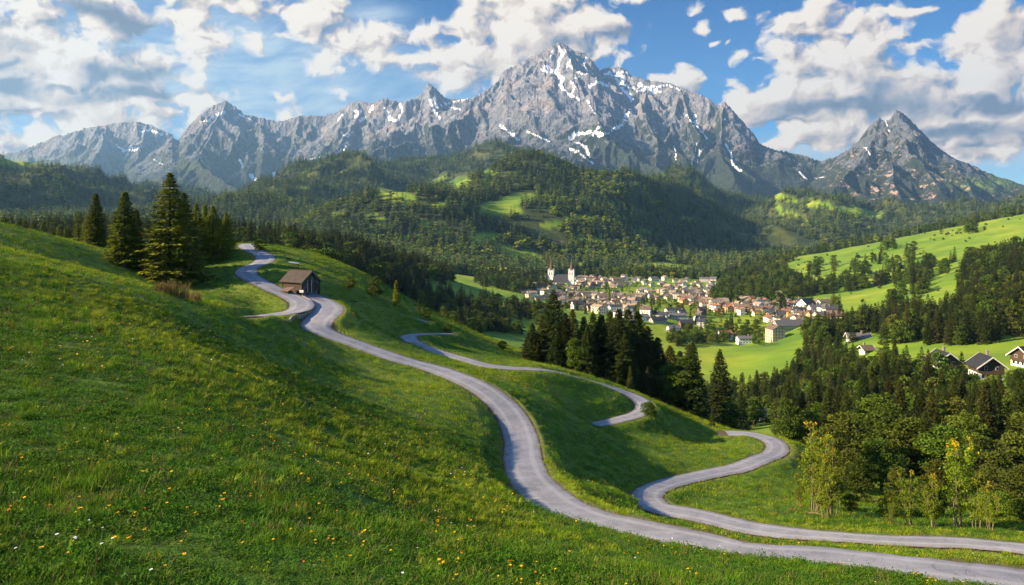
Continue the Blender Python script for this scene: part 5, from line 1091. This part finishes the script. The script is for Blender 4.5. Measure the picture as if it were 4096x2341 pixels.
for poly, zn, sp, ws, rs in ZONES:
    poly = np.array(poly, float); n = 0
    for t in range(1500):
        px = hr.uniform(poly[:,0].min(), poly[:,0].max()); py = hr.uniform(poly[:,1].min(), poly[:,1].max())
        if not inpoly(np.array([px]), np.array([py]), poly)[0] or any(((px-a)/c)**2+((py-b)/d)**2 < 1 for a,b,c,d in GREENS): continue
        p = hit(px, py, rmin=280)
        if p is None or any(math.hypot(p.x-q[0], (p.y-q[1])*0.75) < sp*hr.uniform(.5, .95) for q in placed) or (2190 < px < 2310 and py < 1152): continue
        placed.append((p.x, p.y)); lx = hr.choice((7, 8.5, 10, 12, 15)); wy = hr.choice((6, 7, 8.2)); h = hr.choice((3.2, 4.4, 5.6, 6.6))
        village_house(p.x, p.y, R(hr.choice((8, 20, 98, 110, 160))+hr.uniform(-8, 8)), lx, wy, h, wy*hr.choice((0.22, 0.30, 0.40)), hr.choice(ws.split()), hr.choice(rs.split()), zn); n += 1
for px, py, lx, wy, h, rise, rz, wk, rk, lab in [(3100,1362,13,11,11,3.4,100,'pink','brown','tall pink house with brown roof at the lower right of the village'),(3150,1322,26,11,7,4.5,15,'grey','grey','long grey-roofed house behind the tall pink house'),(2900,1352,12,9,4.2,3.0,12,'white','red','white house with bright red roof at the meadow edge'),(2982,1375,15,8,5.0,1.6,4,'white','grey','low white house with flat dark windows at the meadow edge'),
 (3225,1240,17,12,7,5.4,35,'white','slate','big white house with tall dark roof at the right end of the village'),(2376,1124,13,10,6,3.6,60,'pink','red','house with bright red gable right of the church'),(2835,1165,5.5,5.5,9.5,2.4,0,'cream','tan','small cream tower house at the upper right edge of the village'),(3115,1205,5.5,5.5,10,2.4,0,'pink','tan','pinkish tower house among trees in the right of the village')]:
    p = hit(px, py, rmin=280); lo, hi = ztop(p.x, p.y, lx, wy, R(rz)); w, r, ch = house_meshes(lx, wy, h, rise, wk, rk); e = empty('village_house', (p.x, p.y, lo+.3*(hi-lo)), R(rz)); part('walls', w, e); ro = part('roof', r, e); c = part('chimney', ch, ro); c.location = (lx*.2, wy*.15, h+rise*.6); tag(e, lab, 'house')
ORD = ['leftmost','second from left','third from left','fourth from left','fifth from left','sixth from left','seventh from left','eighth from left','ninth from left','tenth from left']
from collections import defaultdict
bk = defaultdict(list)
for e, key, zn in HOUSES: bk[key].append(e); e['group'] = 'houses '+zn
for key, es in bk.items():
    es.sort(key=lambda e: e.location.x/e.location.y)
    for k, e in enumerate(es): e['label'] = key if len(es) == 1 else '%s %s' % ('rightmost' if k == len(es)-1 else ORD[min(k, 9)], key)
print('houses', len(HOUSES))

# ---- church: nave between two spired towers
def church():
    p = hit(2245, 1146, rmin=300); D = p.y; m = D/FP; e = empty('church', (p.x, D, p.z-0.5), R(-14)); tag(e, 'white village church with grey nave roof between two tall spired towers', 'church')
    nl, nw, nh, nr = 62*m, 40*m, 21*m, 28*m
    MB().gable(nl, nw, nh, nr, -3).build('nave', M_WHITE, e); MB().roof(nl, nw, nh, nr, 0.7, 0.35, 0.25).build('nave_roof', ROOFS['slate'], e)
    for x in np.linspace(-nl*.38, nl*.38, 5): MB().box(x-.55,x+.55,-nw/2-.05,-nw/2+.1,nh*.35,nh*.78).build('window', M_GLASS, e)
    for k, (tx, hh, ty) in enumerate(((-nl/2-11*m, 66*m, 2), (nl/2+11*m, 68*m, -1))):
        w = 11.5*m; t = part('tower', MB().box(tx-w,tx+w,ty-w,ty+w,-4,hh*.97).mesh('tower', M_WHITE), e)
        MB().box(tx-w-.25,tx+w+.25,ty-w-.25,ty+w+.25,hh*.60,hh*.62).box(tx-w-.4,tx+w+.4,ty-w-.4,ty+w+.4,hh*.97,hh).build('cornice', M_FRAME, t)
        for sgn in (-1, 1):
            MB().box(tx+sgn*w*.4-.45,tx+sgn*w*.4+.45,ty-w-.06,ty-w+.1,hh*.70,hh*.86).build('belfry_opening', M_GLASS, t)
        MB().box(tx-w-.06,tx-w+.1,ty-.6,ty+.6,hh*.70,hh*.86).build('belfry_opening', M_GLASS, t); MB().box(tx-.35,tx+.35,ty-w-.06,ty-w+.1,hh*.30,hh*.42).build('window', M_GLASS, t)
        for cx_, cy_ in ((-1,-1),(1,-1),(1,1),(-1,1)): MB().box(tx+cx_*w*.85-.35,tx+cx_*w*.85+.35,ty+cy_*w*.85-.35,ty+cy_*w*.85+.35,hh,hh+2.2,.12).build('pinnacle', M_WHITE, t)
        v = []; f = []; n = 8; prof = [(w*.56, hh), (w*.54, hh+6*m), (w*.60, hh+7*m), (w*.32, hh+22*m), (w*.11, hh+44*m), (0.06, hh+56*m)]
        for r_, z_ in prof:
            for q in range(n): a = 2*math.pi*(q+.5)/n; v.append((tx+r_*math.cos(a), ty+r_*math.sin(a), z_))
        for i_ in range(len(prof)-1):
            for q in range(n): f.append((i_*n+q, i_*n+(q+1)%n, (i_+1)*n+(q+1)%n, (i_+1)*n+q))
        b = MB(); b.v = v; b.f = f; b.build('spire', roof_mat('spire_shingle', (0.15,0.10,0.08)), t); MB().box(tx-.07,tx+.07,ty-.07,ty+.07,hh+53*m,hh+60*m).box(tx-.7,tx+.7,ty-.06,ty+.06,hh+57*m,hh+58*m).build('cross', M_STONE, t)
    ap = part('porch', MB().box(-nl*.15,nl*.18,-nw/2-4,-nw/2-.02,-3,nh*.42).mesh('porch', WALLS['cream']), e); MB().add([(-nl*.17,-nw/2-4.4,nh*.40),(nl*.20,-nw/2-4.4,nh*.40),(nl*.20,-nw/2-.03,nh*.62),(-nl*.17,-nw/2-.03,nh*.62),(-nl*.17,-nw/2-4.4,nh*.44),(nl*.20,-nw/2-4.4,nh*.44),(nl*.20,-nw/2-.03,nh*.66),(-nl*.17,-nw/2-.03,nh*.66)], [(0,3,2,1),(4,5,6,7),(0,1,5,4),(1,2,6,5),(2,3,7,6),(3,0,4,7)]).build('porch_roof', ROOFS['tan'], ap)
church()
# ---- chalets on the right
def chalet(px, py, lx, wy, h, rise, rz, lab, balcony=True, rk='dark', near_d=None, timber=0.5):
    p = hit(px, py, near_d=near_d) ; lo, hi = ztop(p.x, p.y, lx, wy, R(rz)); e = empty('chalet', (p.x, p.y, lo+.3*(hi-lo)), R(rz)); tag(e, lab, 'chalet', 'chalets on the wooded right slope'); hm = h*(1-timber)
    part('base_walls', MB().box(-lx/2,lx/2,-wy/2,wy/2,-3,hm).mesh('base_walls', M_WHITE), e); part('timber_storey', MB().gable(lx+.12, wy+.12, h, rise, hm).mesh('timber_storey', M_WOOD), e)
    ro = part('roof', MB().roof(lx, wy, h, rise, 1.3, .28).mesh('roof', ROOFS[rk]), e); k = rise/(wy/2); a = lx/2+1.34; bo = wy/2+1.35
    for sx_ in (-1, 1):
        for sy in (-1, 1):
            z1 = h+rise+.0; z0 = z1-k*bo; x0 = sx_*a; MB().add([(x0-.07,0,z1-.12),(x0+.07,0,z1-.12),(x0+.07,sy*bo,z0-.12),(x0-.07,sy*bo,z0-.12),(x0-.07,0,z1+.38),(x0+.07,0,z1+.38),(x0+.07,sy*bo,z0+.38),(x0-.07,sy*bo,z0+.38)], [(0,3,2,1),(4,5,6,7),(0,1,5,4),(1,2,6,5),(2,3,7,6),(3,0,4,7)]).build('bargeboard', M_FRAME, ro)
    MB().box(-.4,.4,-.4,.4,-.5,1.5).box(-.5,.5,-.5,.5,1.5,1.7).build('chimney', M_STONE, ro, (-lx*.15, wy*.12, h+rise))
    def win(x, y, z, ax, w=.5, hh=.65):
        b = MB().box(x-.09,x+.09,y-w-.1,y+w+.1,z-hh-.1,z+hh+.1) if ax == 'x' else MB().box(x-w-.1,x+w+.1,y-.09,y+.09,z-hh-.1,z+hh+.1); f = part('window', b.mesh('window', M_FRAME), e)
        b = MB().box(x-.12,x+.12,y-w,y+w,z-hh,z+hh) if ax == 'x' else MB().box(x-w,x+w,y-.12,y+.12,z-hh,z+hh); part('pane', b.mesh('pane', M_GLASS), f)
    for y in np.linspace(-wy*.34, wy*.34, 4): win(lx/2, y, hm*.55, 'x')
    for y in (-wy*.22, wy*.22): win(lx/2+.07, y, h*.86, 'x', .45, .55)
    for x in np.linspace(-lx*.34, lx*.34, 4): win(x, -wy/2, hm*.55, 'y'); win(x, wy/2, hm*.55, 'y')
    if balcony:
        bl = part('balcony', MB().box(lx/2+.1,lx/2+1.1,-wy*.46,wy*.46,hm-.1,hm+.05).mesh('balcony', M_WOOD), e); MB().box(lx/2+1.0,lx/2+1.1,-wy*.46,wy*.46,hm+.05,hm+.95).build('railing', M_WOOD, bl)
chalet(3772, 1482, 8.4, 8.6, 4.6, 3.3, -92, 'dark-roofed chalet half hidden by trees, left of the white-walled chalet', near_d=335)
chalet(3944, 1512, 8.6, 8.8, 5.3, 3.4, -98, 'white-walled chalet with dark timber gable and four small windows', near_d=312)
chalet(4112, 1462, 9, 8.6, 4.8, 3.3, -160, 'chalet with white base cut by the right edge of the view', near_d=330)
chalet(3432, 1358, 12.5, 6.2, 2.7, 2.2, 172, 'long low white farmhouse with grey roof standing above the wood', balcony=False, rk='grey', near_d=480, timber=.12)
chalet(3465, 1410, 5.6, 5, 2.8, 1.7, 10, 'small brownish house just below the long white farmhouse', balcony=False, rk='brown', near_d=430, timber=.2)
chalet(3040, 1688, 8, 7, 3.2, 2.4, 30, 'small house with grey-blue roof in the dip beyond the lower road', balcony=False, rk='grey', near_d=300, timber=.2)
# ---- the old barn between the road bends
def barn():
    D = 133.0; m = D/FP; X = (1203-HX)*m; z0 = float(hgt(X, D)); X, Y = X, D
    e = empty('hay_barn', (X, Y, 0), R(-36)); tag(e, 'weathered dark wooden hay barn with shingle roof between the road bends', 'barn')
    lx, wy = 5.2, 3.75; lo, hi = ztop(X, Y, lx, wy, R(-36)); base = (HY-1163)*m; e.location.z = base; h = 1.85; rise = 1.6
    e.location.z = max(base, lo)
    BW = new_mat('weathered_boards', 0.95); p = BW.coord('Object'); n = BW.noise(BW.map(p, scale=(6,6,0.5)), 2.0, 5, 0.7); n2 = BW.noise(BW.map(p, scale=(1.2,1.2,0.5)), 1.6, 4, 0.6)
    c = BW.ramp(n, [(0.3, (0.020,0.016,0.014)), (0.55, (0.065,0.050,0.042)), (0.75, (0.13,0.105,0.09))]); sp = BW.node('ShaderNodeSeparateXYZ'); BW.l.new(p, sp.inputs[0]); gm = BW.smooth(sp.outputs[0], lx/2-.1, lx/2)
    c = BW.mix(BW.math('MULTIPLY', gm, BW.smooth(BW.math('ADD', BW.math('MULTIPLY', n, .6), BW.math('MULTIPLY', n2, .5)), .53, .66)), c, (0.22,0.235,0.27)); gp = BW.math('FRACT', BW.math('MULTIPLY', BW.math('ADD', sp.outputs[0], sp.outputs[1]), 4.6))
    BW.put(BW.b.inputs['Base Color'], BW.mix(BW.smooth(gp, .07, .0), c, (0.008,0.007,0.006))); BW.put(BW.b.inputs['Normal'], BW.bump(n, .6, .03))
    MB().gable(lx, wy, h, rise, -1.2).build('walls', BW.m, e)
    SH = roof_mat('shingles', (0.052,0.042,0.037)); ro = MB().roof(lx, wy, h, rise, .42, .09).build('roof', SH, e); MB().box(-lx/2-.42,lx/2+.42,-.09,.09,h+rise+.12,h+rise+.22).build('ridge_board', M_WOOD, ro)
    for sy in (-1, 1):
        k = rise/(wy/2); bo = wy/2+.43; z1 = h+rise; z_ = z1-k*bo; MB().add([(lx/2+.42,0,z1-.1),(lx/2+.47,0,z1-.1),(lx/2+.47,sy*bo,z_-.1),(lx/2+.42,sy*bo,z_-.1),(lx/2+.42,0,z1+.16),(lx/2+.47,0,z1+.16),(lx/2+.47,sy*bo,z_+.16),(lx/2+.42,sy*bo,z_+.16)], [(0,3,2,1),(4,5,6,7),(0,1,5,4),(1,2,6,5),(2,3,7,6),(3,0,4,7)]).build('bargeboard', plain_mat('grey_board', (.10,.09,.08), (.22,.20,.18), 8), ro)
    dr = MB().box(lx/2+.02,lx/2+.07,-.75,.25,-.2,1.9).build('door', BW.m, e); MB().box(lx/2+.07,lx/2+.10,-.70,-.62,-.2,1.9).box(lx/2+.07,lx/2+.10,.12,.2,-.2,1.9).build('batten', M_FRAME, dr); MB().box(lx/2+.02,lx/2+.06,-.35,.35,2.5,3.0).build('loft_hatch', M_GLASS, e)
    for x, y in ((-lx/2,-wy/2),(lx/2,-wy/2),(lx/2,wy/2)): MB().box(x-.11,x+.11,y-.11,y+.11,-1.2,h).build('corner_post', M_WOOD, e)
    MB().box(-lx/2,lx/2,-wy/2-.05,-wy/2-.01,.9,1.02).build('rail', M_WOOD, e)
    return e
bn = barn()
bz = bn.location.z
def from_px(px, py, D): return Vector(((px-HX)/FP*D, D, (HY-py)/FP*D))
q = from_px(1150, 1150, 129.5); q.z = float(hgt(q.x, q.y)); e = empty('woodshed', q, R(-36)); tag(e, 'low board-roofed woodshed leaning beside the left end of the barn', 'shed')
MB().box(-.8,.8,-.45,.45,-.5,.42).build('stacked_wood', M_WOOD, e); MB().add([(-1.1,-.8,.35),(1.1,-.8,.35),(1.0,.75,.95),(-1.0,.75,.95),(-1.1,-.8,.42),(1.1,-.8,.42),(1.0,.75,1.02),(-1.0,.75,1.02)], [(0,3,2,1),(4,5,6,7),(0,1,5,4),(1,2,6,5),(2,3,7,6),(3,0,4,7)]).build('roof', roof_mat('old_boards', (0.15,0.10,0.085)), e)
for x in (-.95, .95): MB().box(x-.05,x+.05,-.7,-.6,-.5,.38).build('post', M_WOOD, e)
q = from_px(1206, 1160, 129.0); q.z = float(hgt(q.x, q.y)); e = empty('notice_board', q, R(-12)); tag(e, 'small white notice board on a bent post before the barn', 'sign')
MB().box(-.36,.36,-.02,.02,.55,.98).build('panel', M_WHITE, e); MB().box(.12,.18,-.08,-.02,-.3,.6).build('post', M_PALEBARK, e); pn = e.children[0]; MB().box(-.26,.05,-.028,-.021,.80,.83).box(-.26,.2,-.028,-.021,.70,.73).build('faded_lines', M_STONE, pn)
for k, px in enumerate((1135, 1160, 1184)):
    q = from_px(px, 1163, 128.4+k*.3); q.z = float(hgt(q.x, q.y)); e = bpy.data.objects.new('fence_post', tubem(np.array([(0,0,-.4),(0.02,0,.3),(0.03,0.01,.75)]), [.055,.05,.045], M_PALEBARK) if 'tubem' in globals() else mk('fence_post', tube([(0,0,-.4),(.02,0,.3),(.03,.01,.75)], [.055,.05,.045], 6), M_PALEBARK)); COL.objects.link(e); e.location = q; tag(e, ORD[k]+' of three short grey posts before the barn' if k < 2 else 'rightmost of three short grey posts before the barn', 'post', 'posts before the barn')
q = hit(1176, 1078, near_d=150); e = empty('trough_shelter', q, R(8)); tag(e, 'small white-roofed shelter with yellow front behind the barn roof', 'shelter')
tp = 1.35
MB().add([(-.95,-.5,tp-.02),(.95,-.5,tp-.28),(.95,.5,tp-.22),(-.95,.5,tp+.04),(-.95,-.5,tp+.07),(.95,-.5,tp-.19),(.95,.5,tp-.13),(-.95,.5,tp+.13)], [(0,3,2,1),(4,5,6,7),(0,1,5,4),(1,2,6,5),(2,3,7,6),(3,0,4,7)]).build('roof', M_WHITE, e); MB().box(-.5,.72,-.35,.35,tp-.72,tp-.40).build('body', plain_mat('yellow_paint', (.55,.30,.02), (.65,.38,.03), 4), e)
for x in (-.85, .88): MB().box(x-.04,x+.04,-.4,-.32,-.4,tp-.3).build('post', M_WOOD, e)
# ---- kerb wall between the two lanes, and the retaining wall under the loop's end
def stone_run(name, trace, hgt_, wid, lab, near, lift=0.0):
    P = []
    for x, y in trace: p = hit(x, y, near_d=near); P.append((p.x, p.y))
    c = smooth_poly(np.array(P), 0.3); z = smooth1(hgt(c[:,0], c[:,1]), 7)+lift; t = np.gradient(c, axis=0); t /= np.linalg.norm(t, axis=1)[:,None]+1e-9; n = np.c_[t[:,1], -t[:,0]]; w = wid/2*(1+.25*fbm(np.arange(len(c))/2.0, np.zeros(len(c)), 2, seed=5)); tp = z+hgt_*(1+.3*fbm(np.arange(len(c))/3.0, np.zeros(len(c)), 3, seed=6)); prof = [(-1,-.6),(-1,0),(-.75,None),(.75,None),(1,0),(1,-.6)]; V = []; F = []
    for k in range(len(c)):
        for a, b in prof: V.append((c[k,0]+n[k,0]*a*w[k], c[k,1]+n[k,1]*a*w[k], tp[k] if b is None else (tp[k]-.05 if b == 0 else z[k]+b)))
    m = len(prof)
    for k in range(len(c)-1):
        for i_ in range(m-1): F.append((k*m+i_, k*m+i_+1, (k+1)*m+i_+1, (k+1)*m+i_))
    F += [tuple(range(m))[::-1], tuple(range((len(c)-1)*m, len(c)*m))]; o = bpy.data.objects.new(name, mk(name, (np.array(V), F), M_STONE)); COL.objects.link(o); tag(o, lab, 'wall'); return o
stone_run('kerb_wall', [(1180,1166),(1212,1185),(1240,1203),(1253,1222),(1243,1242),(1212,1262),(1165,1277),(1135,1284)], .15, .38, 'low curved stone kerb wall between the two road lanes below the barn', 121)
stone_run('retaining_wall', [(2400,1697),(2450,1697),(2500,1690),(2545,1676),(2575,1655)], .12, .7, 'dark stone retaining wall under the end of the loop road', 117, -.25)
# fallen branch
q = hit(3280, 2065); e = bpy.data.objects.new('fallen_branch', mk('fallen_branch', join([tube([(-1.1,0,.12),(-.3,.1,.22),(.5,0,.12),(1.2,-.2,.05)], [.06,.055,.04,.02], 5), tube([(-.3,.1,.22),(-.1,.4,.4),(.3,.7,.45)], [.035,.025,.01], 4)]), M_PALEBARK)); COL.objects.link(e); e.location = q; e.rotation_euler = (0,0,-.5); tag(e, 'bare fallen branch lying in the grass above the lower road', 'branch')
# ---- saplings on the verge
for px, yt, D, lab, s, gold in [(3250,1690,57,'tall airy pale-green young tree leaning over the left of the verge',11,0),(3330,1765,55,'slender pale young tree just right of the tallest left one',12,0),(3300,1820,54,'low bushy pale sapling at the foot of the left young trees',13,0),(3190,1890,60,'thin sapling at the road bend side',17,0),
  (3820,1735,50,'tallest bright yellow-green young tree with golden tips on the right verge',14,.05),(3640,1880,50,'slim young tree left of the golden-tipped one',15,0),(3905,1895,49,'young tree with a few golden tips, right of the golden-tipped one',16,.06),(3740,1900,49,'low pale sapling between the golden-tipped trees',18,0),(3560,1990,50,'short bushy sapling left on the right verge',19,0),(3960,1960,48,'short sapling at the right end of the verge row',20,.0)]:
    D *= 1.42; X = (px-HX)/FP*D; z = float(hgt(X, D)); h = (HY-yt)/FP*D-z; a = sapling(s, gold); e = empty('young_tree', (X, D, z-.05), s*1.3, max(h, 1.2)); tag(e, lab, 'young tree', 'young trees on the verge'); part('trunk', a[0], e); cr_ = part('crown', a[1], e)
    if a[2]: part('golden_leaves', a[2], cr_)
M_HEATH = leaf_mat('heath_leaves', (0.10,0.085,0.02), (0.20,0.15,0.05), (0.33,0.22,0.10), 1.2, .3, warm=(.30,.16,.08))
hm = mk('foliage', join([blades(np.random.default_rng(s), 300, .62, .55, 1.0, .012, .55) for s in (1,)]), M_HEATH)
for px, py, s, lab in [(655,1175,1.9,'left russet shrub at the foot of the big spruces'),(705,1192,2.2,'large russet shrub in front of the tallest spruce'),(770,1205,1.7,'right russet shrub at the foot of the spruce group')]:
    q = hit(px, py); e = empty('russet_shrub', q, px, s); tag(e, lab, 'shrub', 'russet shrubs'); part('foliage', hm, e); part('stem', mk('stem', tube([(0,0,-.1),(.02,0,.3),(.05,.02,.6)], [.03,.02,.01], 5), M_BARK), e)
q = hit(2590, 1655, near_d=116); e = empty('dark_shrub', q, 1, (2.2,2.2,1.9)); tag(e, 'dark round shrub at the outer bend of the loop road', 'shrub'); part('foliage', TREES['bush']['hi'][0][1], e)
# tidy labels: number small look-alike sets from left to right
bk = defaultdict(list)
for o in COL.objects:
    if o.parent is None and o.get('category') and o.get('category') not in ('flower',): bk[o['label']].append(o)
ORD2 = ORD+['%s from left' % w for w in 'eleventh twelfth thirteenth fourteenth fifteenth sixteenth seventeenth eighteenth nineteenth twentieth twenty-first twenty-second twenty-third twenty-fourth twenty-fifth'.split()]
for lab, es in bk.items():
    if 1 < len(es) <= 24 and lab[:9] not in ('leftmost ', 'rightmost'):
        es.sort(key=lambda e: e.location.x/e.location.y)
        for k, e in enumerate(es):
            if not e.get('group'): e['group'] = lab[:60]
            e['label'] = ('rightmost' if k == len(es)-1 else ORD2[k])+' '+lab
